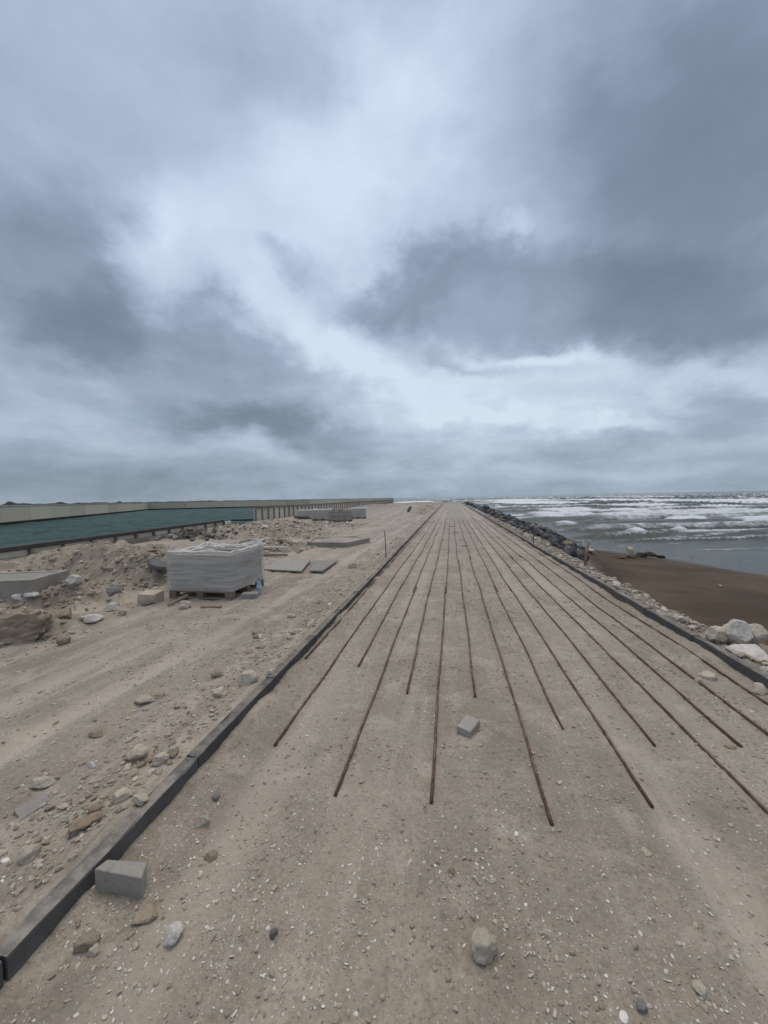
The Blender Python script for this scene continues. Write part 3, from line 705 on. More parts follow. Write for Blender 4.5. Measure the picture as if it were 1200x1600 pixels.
ANG = {m.name: [rock_mesh('stone', 100+i, m, 4, 12, .09, (1.12, .95, .85)) for i in range(4)] for m in (M_LIME, M_PALE, M_BROWN, M_BASALT, M_MUD)}
RND = {m.name: [rock_mesh('stone', 200+i, m, 4, 6, .17, (1, .88, .80), True) for i in range(3)] for m in (M_LIME, M_PALE, M_BROWN, M_BASALT)}
LOWR = {m.name: [rock_mesh('stone', 300+i, m, 2, 7, .14, (1, .85, .65)) for i in range(6)] for m in (M_LIME, M_PALE, M_BROWN, M_BASALT)}
RIP = [rock_mesh('boulder', 400+i, (M_DARKR, M_DARKR, M_BASALT)[i % 3], 3, 12, .10, (1.1, .9, .85)) for i in range(9)]
_rk = random.Random(5)
def stone(px, py, wpx, mat, label, style='ang', name='stone', cat='stone', sink=.28, tall=1.0, group=None, rz=None, wide=1.0):
    """a stone whose foot is seen at (px, py) and that is wpx photo pixels wide"""
    p = spot(px, py); dist = math.hypot(p[0], p[1]); depth = p[0]*AX[0] + p[1]*AX[1]
    s = wpx/FPX*depth/2*1.10
    me = _rk.choice({'ang': ANG, 'rnd': RND, 'low': LOWR}[style][mat.name])
    away = s*.6/dist
    o = link(name, me, None, (p[0]*(1+away), p[1]*(1+away), 0), (_rk.uniform(-.25, .25), _rk.uniform(-.25, .25), _rk.uniform(0, 6.28) if rz is None else rz), (s*wide, s, s*tall))
    o.location.z = za(o.location.x, o.location.y) + s*tall*(.62-sink*1.4)
    return tag(o, label, cat, group)
# named stones, one by one
stone(756, 1508, 46, M_LIME, 'fist sized pitted limestone lump alone on the sand in the foreground', 'rnd', sink=.15)
stone(1096, 1556, 24, M_LIME, 'small half buried oval stone in the bottom right foreground', 'rnd', sink=.35)
stone(272, 1475, 30, M_PALE, 'whitish cemented shell lump on the sand below the concrete block', 'rnd', sink=.2)
stone(136, 1488, 34, M_BROWN, 'reddish brown crumbly lump beside the near end of the left kerb', 'rnd', sink=.35)
stone(147, 1494, 18, M_LIME, 'small round stone touching the reddish brown lump', 'rnd', sink=.25)
stone(228, 1442, 42, M_BROWN, 'brownish flattened clod just in front of the concrete block', 'low', sink=.4, tall=.7)
stone(318, 1292, 24, M_LIME, 'stone lying right of the kerb, between it and the first rusty bars', 'ang')
stone(330, 1345, 22, M_BROWN, 'reddish half sunken stone right of the concrete block', 'rnd', sink=.45)
stone(388, 1070, 36, M_LIME, 'angular limestone chunk leaning close to the outer side of the left kerb', 'ang', sink=.2)
stone(345, 1089, 22, M_LIME, 'rounded stone left of the angular limestone chunk', 'rnd')
stone(338, 1059, 20, M_BROWN, 'dark brown stone just behind the angular limestone chunk', 'ang')
stone(424, 1056, 13, M_PALE, 'small pale stone lying on top of the left kerb', 'rnd', sink=.05).location.z = .105
stone(219, 1262, 24, M_LIME, 'flat rounded stone lying on top of the left kerb', 'rnd', sink=.0, tall=.7).location.z = .112
stone(191, 1252, 30, M_LIME, 'knobbly stone on the sand just left of the kerb top stone', 'ang')
stone(252, 1196, 24, M_LIME, 'biggest stone in the rubble cluster left of the kerb', 'rnd', sink=.15)
stone(216, 1190, 30, M_LIME, 'broad brown grey stone at the left of the rubble cluster', 'rnd', sink=.2)
stone(236, 1192, 18, M_BROWN, 'dark stone wedged between the two big stones of the rubble cluster', 'ang')
stone(269, 1184, 22, M_LIME, 'stone at the kerb end of the rubble cluster', 'ang', sink=.2)
stone(151, 1152, 22, M_BROWN, 'dark stone standing out on the rutted sand left of the rubble cluster', 'ang')
stone(225, 1101, 36, M_LIME, 'flat slab like stone half sunk in the rutted sand', 'ang', tall=.5)
stone(246, 1092, 24, M_BROWN, 'dark flat stone behind the slab like stone', 'ang', tall=.5)
stone(48, 1346, 30, M_LIME, 'lone roundish stone near the left edge left of the kerb', 'rnd')
stone(66, 1232, 34, M_LIME, 'long flat stone behind the grey paver piece on the left', 'ang', tall=.5)
stone(100, 1007, 20, M_BROWN, 'dark rounded stone in front of the soil bank on the left', 'rnd', sink=.15)
stone(144, 974, 28, M_PALE, 'pale flat stone at the foot of the soil bank', 'ang', tall=.6, sink=.2)
stone(176, 955, 18, M_PALE, 'pale stone pair mate nearest the concrete cube', 'ang', sink=.2)
stone(190, 962, 14, M_BROWN, 'small dark stone beside the pale stone near the cube', 'ang')
stone(289, 952, 18, M_LIME, 'pinkish round stone in front of the wrapped paver pallet', 'rnd', sink=.1)
stone(115, 922, 24, M_PALE, 'white topped stone on the soil bank behind the concrete slab box', 'ang')
stone(178, 927, 26, M_BASALT, 'dark angular stone on the soil bank', 'ang', tall=.6)
stone(28, 943, 18, M_PALE, 'light stone at the foot of the concrete slab box', 'low')
stone(50, 940, 20, M_PALE, 'flat light stone at the corner of the concrete slab box', 'low', tall=.6)
stone(100, 967, 34, M_BROWN, 'brown clod on the face of the soil bank beside the boulder', 'rnd', tall=.7)
stone(487, 980, 16, M_LIME, 'brown stone lying against the left kerb beyond the rubble', 'ang')
stone(400, 998, 12, M_BROWN, 'small dark stone on the sand between pallet and kerb', 'ang')
stone(551, 888, 14, M_LIME, 'roundish stone near the rod, left of the kerb', 'rnd')
stone(1010, 1338, 20, M_LIME, 'flat stone near the end of the tenth rusty bar', 'ang', sink=.5, tall=.6)
stone(1108, 1062, 20, M_LIME, 'stone between the thirteenth and fourteenth rusty bars', 'rnd', sink=.3)
stone(1092, 1067, 12, M_LIME, 'small stone left of the stone between the far right bars', 'ang')
stone(1187, 1084, 22, M_LIME, 'stone at the foot of the right kerb at the picture edge', 'ang')
stone(1140, 1170, 15, M_BROWN, 'brown stone just beyond the free end of the thirteenth bar', 'ang', sink=.4, tall=.6)
stone(1003, 1584, 18, M_BASALT, 'dark blue grey pebble beside a white shell at the bottom edge', 'rnd')
stone(428, 1466, 14, M_BASALT, 'lone dark grey pebble on the bare foreground sand', 'rnd', sink=.3)
stone(706, 1366, 12, M_BROWN, 'small brown stone on the foreground sand above the limestone lump', 'ang')
stone(338, 1250, 12, M_BASALT, 'dark round pebble right of the kerb beyond the block', 'rnd')

# big boulder at the left edge
def boulder():
    p = spot(20, 1008)
    me = rock_mesh('boulder', 77, M_BROWN, 5, 9, .26, (.44, .30, .24), False)
    o = link('boulder', me, None, (p[0]-.12, p[1]+.16, p[2]+.10), (.10, -.14, .5)); tag(o, 'big brown boulder undercut at its foot at the left edge', 'boulder')
boulder()
# white boulders dumped outside the right kerb
for px, py, w, mat, lab, tall in ((1150, 1003, 58, M_PALE, 'tall white boulder in the heap outside the right kerb', 1.25), (1172, 1046, 80, M_PALE, 'broad pale grey boulder leaning on the outer side of the right kerb', .62),
        (1120, 1000, 42, M_LIME, 'tan boulder left of the white boulder outside the right kerb', 1.1), (1180, 1000, 46, M_LIME, 'tan boulder right of the white boulder outside the right kerb', 1.1), (1196, 1022, 34, M_BROWN, 'reddish boulder at the right picture edge outside the kerb', 1.0),
        (1138, 1020, 30, M_PALE, 'small bright white boulder in front of the tall white one', .9)):
    p = gnd(px, py, .02); dep = p[0]*AX[0]+p[1]*AX[1]; s = w/FPX*dep/2*.86
    o = link('boulder', _rk.choice(ANG[mat.name]), None, (max(p[0], KR+.12+s*.9), p[1]*max(1, (KR+.12+s*.9)/p[0]), 0), (_rk.uniform(-.3, .3), _rk.uniform(-.3, .3), _rk.uniform(0, 6)), (s, s, s*tall))
    o.location.z = .02 + s*tall*.30; tag(o, lab, 'boulder')

# scattered rubble, told apart by nothing
def scatter_small(n, fn, label, group, mats, smin, smax, seed, flat_=.8):
    r = random.Random(seed); made = 0; tries = 0
    while made < n and tries < n*20:
        tries += 1; q = fn(r)
        if q is None: continue
        x, y = q; s = smin*(smax/smin)**(r.random()**1.8)
        m = r.choice(mats); o = link('rubble_stone', r.choice(LOWR[m.name]), None, (x, y, za(x, y)+s*.22), (r.uniform(-.4, .4), r.uniform(-.4, .4), r.uniform(0, 6.28)), (s, s*r.uniform(.7, 1), s*flat_*r.uniform(.7, 1.1)))
        tag(o, label, 'stone', group); made += 1
def px_region(pts, spread):
    def f(r):
        px, py, sx, sy = r.choice(pts); p = spot(px+r.gauss(0, sx), py+r.gauss(0, sy))
        return (p[0], p[1]) if KL-.16 > p[0] > -12 else None
    return f
scatter_small(80, px_region([(270, 1140, 28, 14), (240, 1165, 30, 12), (215, 1195, 40, 14), (300, 1125, 22, 12), (180, 1215, 40, 15), (60, 1300, 28, 12), (110, 1275, 30, 15), (230, 1230, 25, 15), (380, 1045, 25, 16), (420, 1005, 22, 12)], 1),
              'small stone in the loose rubble along the outer side of the left kerb', 'rubble along the left kerb', (M_LIME, M_LIME, M_BROWN, M_PALE), .010, .034, 31)
def prom_region(pts):
    def f(r):
        px, py, sx, sy = r.choice(pts); p = spot(px+r.gauss(0, sx), py+r.gauss(0, sy)); return (p[0], p[1]) if KL+.05 < p[0] < KR-.05 else None
    return f
scatter_small(46, prom_region([(820, 1345, 40, 35), (890, 1400, 50, 50), (1040, 1460, 60, 40), (1120, 1440, 40, 40), (700, 1420, 40, 40), (1110, 1150, 30, 25), (1060, 1060, 30, 20), (480, 1150, 40, 40), (400, 1120, 20, 20), (300, 1390, 40, 40), (740, 1180, 30, 25)]),
              'small loose stone lying on the promenade sand', 'loose stones on the promenade', (M_LIME, M_LIME, M_BROWN, M_PALE), .006, .017, 30)
def kerbside(r):
    y = 3.2*(45/3.2)**r.random(); x = KL-.22-abs(r.gauss(0, .28)); return (x, y)
scatter_small(45, kerbside, 'small stone in the thin rubble strip beside the far left kerb', 'rubble strip beside the far left kerb', (M_LIME, M_LIME, M_BROWN), .016, .075, 32)
def on_heaps(r):
    a = r.choice(HUMPS[:10]); x = a[0]+r.gauss(0, a[2]*.75); y = a[1]+r.gauss(0, a[3]*.9); return (x, y) if x < -3.9 and not (-4.8 < x < -3.1 and 5.2 < y < 6.7) else None
scatter_small(50, on_heaps, 'broken stone lying on the soil bank left of the pallet', 'stones on the near soil bank', (M_LIME, M_LIME, M_BROWN, M_PALE), .02, .10, 33)
def on_far_heaps(r):
    a = r.choice(HUMPS[9:18]); x = a[0]+r.gauss(0, a[2]*.7); y = a[1]+r.gauss(0, a[3]*.8); return (x, y) if -13.5 < x < -4.4 else None
scatter_small(55, on_far_heaps, 'broken stone in the rubble heaps behind the wrapped pallet', 'stones in the far rubble heaps', (M_LIME, M_PALE, M_BASALT, M_BROWN), .06, .24, 34)
def far_site(r):
    y = r.uniform(26, 104); x = r.choice([r.gauss(-2.6, .7), r.uniform(-14, -9), r.uniform(-6, -2)]); return (x, y) if -15 < x < -1.8 and (x > -5 or y > 32) else None
scatter_small(14, far_site, 'stone scattered on the far sandy ground', 'stones on the far ground', (M_LIME, M_BROWN, M_BASALT), .07, .26, 35)
def bank_r(r):
    y = 3.3*(22/3.3)**r.random(); x = KR+.20+abs(r.gauss(0, .32)); return (x, y)
scatter_small(40, bank_r, 'pale stone on the rubble bank outside the right kerb', 'stones on the right bank', (M_LIME, M_PALE, M_LIME, M_BROWN), .03, .13, 36)
def bank_r2(r):
    y = r.uniform(14, 95); x = KR+.30+abs(r.gauss(0, .35)); return (x, y)
scatter_small(14, bank_r2, 'pale stone between the right kerb and the dark riprap', 'stones beside the riprap', (M_LIME, M_PALE), .08, .22, 37)

# riprap
r_ = random.Random(41)
for i in range(295):
    y = 13.2*(98/13.2)**(r_.random()**1.35); u = r_.random()**1.2; x = 3.45 + u*2.3 + r_.gauss(0, .12); 
    if y < 22: x = min(x, 3.5 + (y-12)*.28 + r_.uniform(0, .4))
    s = (.10+.14*r_.random()**1.6)*(1+.9*sst(18, 55, np.array(y)).item())
    o = link('riprap_boulder', r_.choice(RIP), None, (x, y, za(x, y)+s*.42), (r_.uniform(-.6, .6), r_.uniform(-.6, .6), r_.uniform(0, 6.28)), (s, s*r_.uniform(.75, 1), s*r_.uniform(.75, 1)))
    tag(o, 'dark boulder in the riprap heap between right kerb and surf', 'boulder', 'riprap boulders along the sea side')
def shore_rock(px, py, w, mat, lab, tall=1.0, style='ang', z=-1.1):
    p = spot(px, py); dep = p[0]*AX[0]+p[1]*AX[1]; s = w/FPX*dep/2*1.05
    o = link('shore_rock', _rk.choice({'ang': ANG, 'rnd': RND}[style][mat.name]), None, (p[0], p[1], p[2]+s*tall*.45), (_rk.uniform(-.2, .2), _rk.uniform(-.2, .2), _rk.uniform(0, 6)), (s, s, s*tall)); tag(o, lab, 'rock')
shore_rock(984, 871, 15, M_LIME, 'upright pointed tan rock standing on the brown beach', 1.7)
shore_rock(1002, 870, 18, M_MUD, 'brown rock just right of the upright beach rock', .7)
shore_rock(1016, 868.5, 20, M_MUD, 'middle one of the low brown rocks right of the upright beach rock', .55)
shore_rock(1031, 871, 14, M_MUD, 'farthest right of the low brown rocks at the waterline', .5)
shore_rock(966, 872, 26, M_MUD, 'low brown rock left of the upright beach rock', .3)
shore_rock(887, 858, 18, M_BROWN, 'orange brown boulder at the near end of the riprap', 1.1, 'rnd')
shore_rock(920, 862, 20, M_LIME, 'flat tan rock on the beach behind the leaning post', .5)
shore_rock(1080, 871, 8, M_BASALT, 'small dark rock lying in the shallow water', .5)
shore_rock(1125, 916, 6, M_PALE, 'tiny white stone on the open brown sand', .6)

# ------------------------------------------------------------------ rusty bars
def bars():
    ends = [(-1.434, 3.557), (-1.15, 2.279), (-.879, 3.496), (-.63, 1.932), (-.36, 3.049), (-.12, 1.95), (.173, 3.059), (.46, 1.892), (.734, 2.707), (.995, 2.093), (1.252, 2.617), (1.52, 1.75), (1.778, 2.691), (2.037, 2.2), (2.306, 2.6)]
    ordn = ['first', 'second', 'third', 'fourth', 'fifth', 'sixth', 'seventh', 'eighth', 'ninth', 'tenth', 'eleventh', 'twelfth', 'thirteenth', 'fourteenth', 'fifteenth']
    r = random.Random(9)
    for i, (x0, y0) in enumerate(ends):
        s1 = {3: 6.8, 5: 6.85, 9: 7.1, 8: 7.0}.get(i, r.uniform(8.5, 11)); s2 = s1+r.uniform(9.5, 11.5); s3 = r.uniform(25.5, 28.5)
        cuts = [y0, s1, s2, s3]
        xfar = -1.36 + i*.268 + .02*math.sin(i)
        for k in range(3):
            a = cuts[k] - (.45 if k else 0); b = cuts[k+1]
            ys = np.linspace(a, b, max(12, int((b-a)/.22))); t = np.clip((ys-y0)/22, 0, 1)
            xs = x0+(xfar-x0)*t + (.018 if k % 2 else 0)*(1 if i % 3 else -1) + .022*pnoise(ys*.33+i*7.7, ys*0+i*3.1)*np.clip((ys-a)*.8, .15, 1) + .009*pnoise(ys*1.1+i*3, ys*0+k)
            zs = np.maximum.reduce([z_prom(xs, ys), z_prom(xs+.006, ys), z_prom(xs-.006, ys)]); zs = np.convolve(np.pad(zs, 2, 'edge'), np.ones(5)/5, 'valid')
            V, F = tube_np(np.stack([xs-xs[0], ys-ys[0], zs+.0075-.012*np.clip(fbm(ys*.9+i*5, ys*0+k*3.3, 3)-.22, 0, 1)], -1), .0092, 7)
            lab = 'rusty reinforcing bar, %s line from the left kerb, %s length' % (ordn[i], ('nearest', 'middle', 'farthest')[k])
            tag(link('reinforcing_bar', mesh_np('reinforcing_bar', V, F, M_RUST, True), None, (xs[0], ys[0], 0)), lab, 'rebar', 'rusty bars laid along the promenade')
    for (x, y, rz, ln, lab) in ((-.02, 20.5, 2.2, .34, 'short rusty bar offcut lying across the far bar lines'), (.35, 12.5, 1.2, .22, 'short scrap of rusty steel between the middle bar lines'), (.10, 17.0, 1.0, .26, 'short rusty offcut across the sixth and seventh bar lines')):
        V, F = tube_np(np.array([[0, 0, .012], [ln*.5, .01, .014], [ln, 0, .012]]), .010, 7)
        tag(link('bar_offcut', mesh_np('bar_offcut', V, F, M_RUST, True), None, (x, y, za(x, y)+.008), (0, 0, rz-1.4)), lab, 'rebar')
bars()
def rod(px, py, h, r, lean, lab, mat=M_RUST, x=None, name='steel_rod', cat='rod'):
    p = spot(px, py) if x is None else x
    V, F = tube_np(np.array([[0, 0, -.15], [lean[0]*.5, lean[1]*.5, h*.5], [lean[0], lean[1], h]]), r, 8)
    tag(link(name, mesh_np(name, V, F, mat, True), None, (p[0], p[1], p[2])), lab, cat)
rod(0, 0, .70, .011, (-.03, 0), 'thin upright steel rod at the outer side of the left kerb', x=(KL-.13, 9.55, .06))
rod(0, 0, .42, .011, (.01, 0), 'thin upright steel rod at the right kerb before the riprap', x=(KR+.14, 12.9, .03))
rod(0, 0, .62, .026, (.14, .10), 'dark leaning post outside the right kerb by the beach', M_BARK, x=(KR+.42, 9.1, -.10), name='leaning_post', cat='post')

# ------------------------------------------------------------------ concrete bits
def concrete_block():
    C = [(*gnd(px, py, z), z) for px, py, z in ((145, 1358, .112), (219, 1372, .078), (228, 1347, .086), (166, 1342, .116))]
    c = np.mean([q[:2] for q in C], 0); bm = bmesh.new()
    top = [bm.verts.new((x-c[0], y-c[1], z)) for x, y, z in C]; bot = [bm.verts.new((x-c[0], y-c[1], -.03)) for x, y, z in C]
    bm.faces.new(top); bm.faces.new(bot[::-1])
    for i in range(4): bm.faces.new((top[i], bot[i], bot[(i+1) % 4], top[(i+1) % 4]))
    bmesh.ops.recalc_face_normals(bm, faces=list(bm.faces)); bmesh.ops.bevel(bm, geom=list(bm.edges), offset=.005, segments=2, profile=.6, affect='EDGES'); me = bm_mesh('concrete_block', bm, M_CONC)
    tag(link('concrete_block', me, None, (c[0]+.006, c[1], 0)), 'rectangular grey concrete block standing against the left kerb', 'block')
concrete_block()
def paver(px, py, rz, lab, tilt=(0, 0), size=(.20, .10, .06), mat=M_PAVER, sink=.01):
    p = spot(px, py); o = link('paver', box_mesh('paver', size, mat, .006, True, .0015, 3), None, (p[0], p[1], za(p[0], p[1])-sink), (tilt[0], tilt[1], rz)); return tag(o, lab, 'paver')
paver(732, 1140, R_(62), 'single grey paver lying on the sand between the sixth and eighth rusty bars', (.04, -.06), (.155, .10, .06))
paver(52, 1262, R_(70), 'grey paver piece half sunk in the sand at the left', (.28, -.12), (.125, .085, .04), sink=.018)
paver(391, 934, R_(12), 'grey paver on the ground against the pallet beside the bottle', (0, 0), (.24, .14, .09))
def shells():
    for px, py, rz, sc, lab in ((975, 1590, .9, .013, 'white shell at the bottom edge beside the dark pebble'), (8, 1345, .2, .012, 'white shell at the left picture edge'), (807, 1303, 1, .010, 'pale round shell near the end of the eighth bar')):
        p = spot(px, py); bm = bmesh.new(); bmesh.ops.create_uvsphere(bm, u_segments=12, v_segments=8, radius=1)
        bmesh.ops.delete(bm, geom=[v for v in bm.verts if v.co.z < -.05], context='VERTS')
        for v in bm.verts: v.co.x *= 1.5; v.co.z *= .28*(1+.08*math.sin(math.atan2(v.co.y, v.co.x)*14))
        bmesh.ops.solidify(bm, geom=list(bm.faces), thickness=.08)
        tag(link('seashell', bm_mesh('seashell', bm, M_SHELL, True), None, (p[0], p[1], za(p[0], p[1])+.002), (.2, .1, rz), (sc, sc, sc)), lab, 'seashell')
def shell_mat():
    M = Mat('shell', .55, .4); c = M.mix(M.rng(M.attr('tone'), 0, 1, 0, 1, False), (.66, .63, .56, 1), (.40, .355, .29, 1)); M.color(c); return M.m
M_SHELL = shell_mat(); shells()
def bark():
    for px, py, ln, lab in ((135, 1292, .12, 'flaking brown piece of rotten bark left of the kerb'), (150, 1270, .06, 'smaller brown bark scrap behind the flaking piece'), (232, 945, .16, 'rust brown scrap beside the concrete cube')):
        p = spot(px, py); xs = np.linspace(-ln/2, ln/2, 14); ys = np.linspace(-ln*.22, ln*.22, 6)
        sd0 = px*.1
        me = grid_mesh('bark', xs, ys, lambda X, Y: .015+.018*np.cos(Y/ln*5)+.012*fbm(X*30+sd0, Y*40, 3), M_BARK)
        bm = bmesh.new(); bm.from_mesh(me); bmesh.ops.solidify(bm, geom=list(bm.faces), thickness=-.008)
        for v in bm.verts: v.co.x += .012*mn.noise(v.co*60); v.co.y += .012*mn.noise(v.co*55+Vector((3, 3, 3)))
        tag(link('bark_piece', bm_mesh('bark_piece', bm, M_BARK), None, (p[0], p[1], za(p[0], p[1])), (.1, -.05, .9)), lab, 'bark')
bark()
def cube_block():
    p = spot(228, 944); me = box_mesh('stone_block', (.27, .24, .19), M_LIME, .012, True, .006, 4)
    tag(link('stone_block', me, None, (p[0], p[1]+.10, za(p[0], p[1])-.03), (.05, .04, .15)), 'tan sandy stone cube left of the wrapped pallet', 'stone block')
cube_block()
def slab_box():
    c = spot(56, 941); root = empty('concrete_box', (c[0]-.06, c[1], c[2]-.03), R_(16)); tag(root, 'low concrete box with pale rim and sunken slab at the left edge', 'concrete box')
    W, D, Hh, t = 1.25, .80, .36, .10
    bm = bmesh.new()
    add_box(bm, (-W/2, t/2, Hh/2-.06), (W, t, Hh+.12), bev=.008); add_box(bm, (-W/2, D-t/2, Hh/2), (W, t, Hh), bev=.008)
    add_box(bm, (-t/2, D/2, Hh/2-.06), (t-.004, D-2*t+.002, Hh+.117), bev=.004); add_box(bm, (-W+t/2, D/2, Hh/2), (t-.004, D-2*t+.002, Hh-.003), bev=.004)
    link('rim', bm_mesh('rim', bm, M_CONC), root); link('infill', box_mesh('infill', (W-2*t-.004, D-2*t-.004, Hh-.012), M_PAVER, .003), root, (-W/2, D/2, 0))
slab_box()
def foundation():
    P = [Vector((*gnd(480, 858), 0)), Vector((*gnd(543, 859), 0)), Vector((*gnd(578, 850.5), 0)), Vector((*gnd(560, 847.5), 0)), Vector((*gnd(512, 849), 0)), Vector((*gnd(484, 853), 0))]
    c = sum(P, Vector())/6; root = empty('planter_ring', (c.x, c.y, .0)); tag(root, 'six sided ring of grey concrete walls on the sand behind the sheets', 'planter')
    for i in range(6):
        a, b = P[i]-c, P[(i+1) % 6]-c; ai, bi = a*(1-.13/a.length), b*(1-.13/b.length)
        me = prism_mesh('ring_wall', [(a.x*.999, a.y*.999), (b.x*.999, b.y*.999), (bi.x, bi.y), (ai.x, ai.y)], -.1, .225+.003*i, M_CONC, .006); link('ring_wall', me, root)
    xs = np.linspace(-1, 1, 40)
    inner = [(p-c)*.90 for p in P]; bm = bmesh.new(); bm.faces.new([bm.verts.new((v.x, v.y, .205)) for v in inner]); bmesh.ops.triangulate(bm, faces=list(bm.faces)); bmesh.ops.subdivide_edges(bm, edges=list(bm.edges), cuts=5, use_grid_fill=True)
    for v in bm.verts: v.co.z += .035*mn.noise(v.co*2.2)
    bmesh.ops.recalc_face_normals(bm, faces=list(bm.faces)); link('sand_fill', bm_mesh('sand_fill', bm, M_SITE, True), root)
foundation()
# ------------------------------------------------------------------ sheets, planks, disc
def sheet(pts, z, lab, thick=.028, mat=M_SHEET, tilt=None):
    P = [gnd(*q) for q in pts]; cx = sum(p[0] for p in P)/4; cy = sum(p[1] for p in P)/4
    me = prism_mesh('board_sheet', [(x-cx, y-cy) for x, y in P], 0, thick, mat, .002)
    o = link('board_sheet', me, None, (cx, cy, z), tilt or (0, 0, 0)); tag(o, lab, 'board')
sheet([(412, 897), (471, 901), (486, 883), (432, 883)], .10, 'grey warped board sheet lying nearest the wrapped pallet', tilt=(.02, -.015, 0))
sheet([(484, 900), (504, 901), (528, 883), (492, 882)], .09, 'grey board sheet with dark raised edge right of the other sheet', tilt=(.0, -.035, 0))
def plank(px, py, ln, w, t, rz, lab, mat=M_PLANK, dz=.03, tilt=0.0, name='plank'):
    p = spot(px, py); tag(link(name, box_mesh(name, (ln, w, t), mat, .004), None, (p[0], p[1], za(p[0], p[1])+dz), (0, tilt, rz)), lab, 'plank')
plank(428, 862, .85, .10, .05, .02, 'pale plank lying on the rubble right behind the pallet', dz=.10)
plank(425, 870, .9, .09, .05, -.06, 'grey brown plank under the pale plank behind the pallet', M_WOOD, .03)
plank(279, 944, .30, .075, .03, R_(62), 'short wooden board propped on the pallet front', M_WOOD, .05, -.28)
plank(330, 949, .30, .06, .02, R_(4), 'thin splintered board on the ground under the pallet front', M_WOOD, .0)
plank(300, 842, .6, .1, .04, .5, 'dark plank sticking out of the broken paver heap', M_WOOD, .25, .2)
plank(471, 815, 1.0, .18, .16, .02, 'dark timber beam lying in front of the far paver stacks', simple('dark timber', (.11, .095, .085, 1), .8, nb=(9, .4, .01)).m, .22, .03)
plank(380, 815, 1.9, .16, .14, .2, 'dark timber beam at the end of the low quay edge', M_CAP, .05)
plank(640, 800, .8, .22, .2, 1.3, 'dark scrap beam tilted up on the far ground', M_CAP, .22, -.5)
def disc():
    p = spot(254, 887); bm = bmesh.new(); bmesh.ops.create_cone(bm, cap_ends=True, segments=40, radius1=.33, radius2=.31, depth=.05)
    top = max(bm.faces, key=lambda f: f.calc_center_median().z); r0 = bmesh.ops.inset_region(bm, faces=[top], thickness=.035); bmesh.ops.translate(bm, verts=list(top.verts), vec=(0, 0, -.018))
    tag(link('round_lid', bm_mesh('round_lid', bm, M_DARKP), None, (p[0], p[1]+.15, p[2]+.10), (.22, .20, 0)), 'dark round lid lying tilted on the soil bank left of the pallet', 'lid')
disc()
# broken pavers heap by the quay
def heap():
    c = spot(292, 842); r = random.Random(3); me = [box_mesh('paver', (.24, .15, .09), M_RIB, .006, False, .006, s) for s in range(4)]
    for i in range(70):
        u, v = r.gauss(0, .75), r.gauss(0, .42); x, y = c[0]+u, c[1]+.35+v; hh = .34*math.exp(-(u*u/.8+v*v/.35))*r.random()
        o = link('broken_paver', r.choice(me), None, (x, y, za(x, y)+.05+hh), (r.uniform(-.9, .9), r.uniform(-.9, .9), r.uniform(0, 6.28)), (r.uniform(.6, 1.1),)*3)
        tag(o, 'broken grey paver in the heap between pallet and quay edge', 'paver', 'broken pavers heaped by the quay edge')
heap()

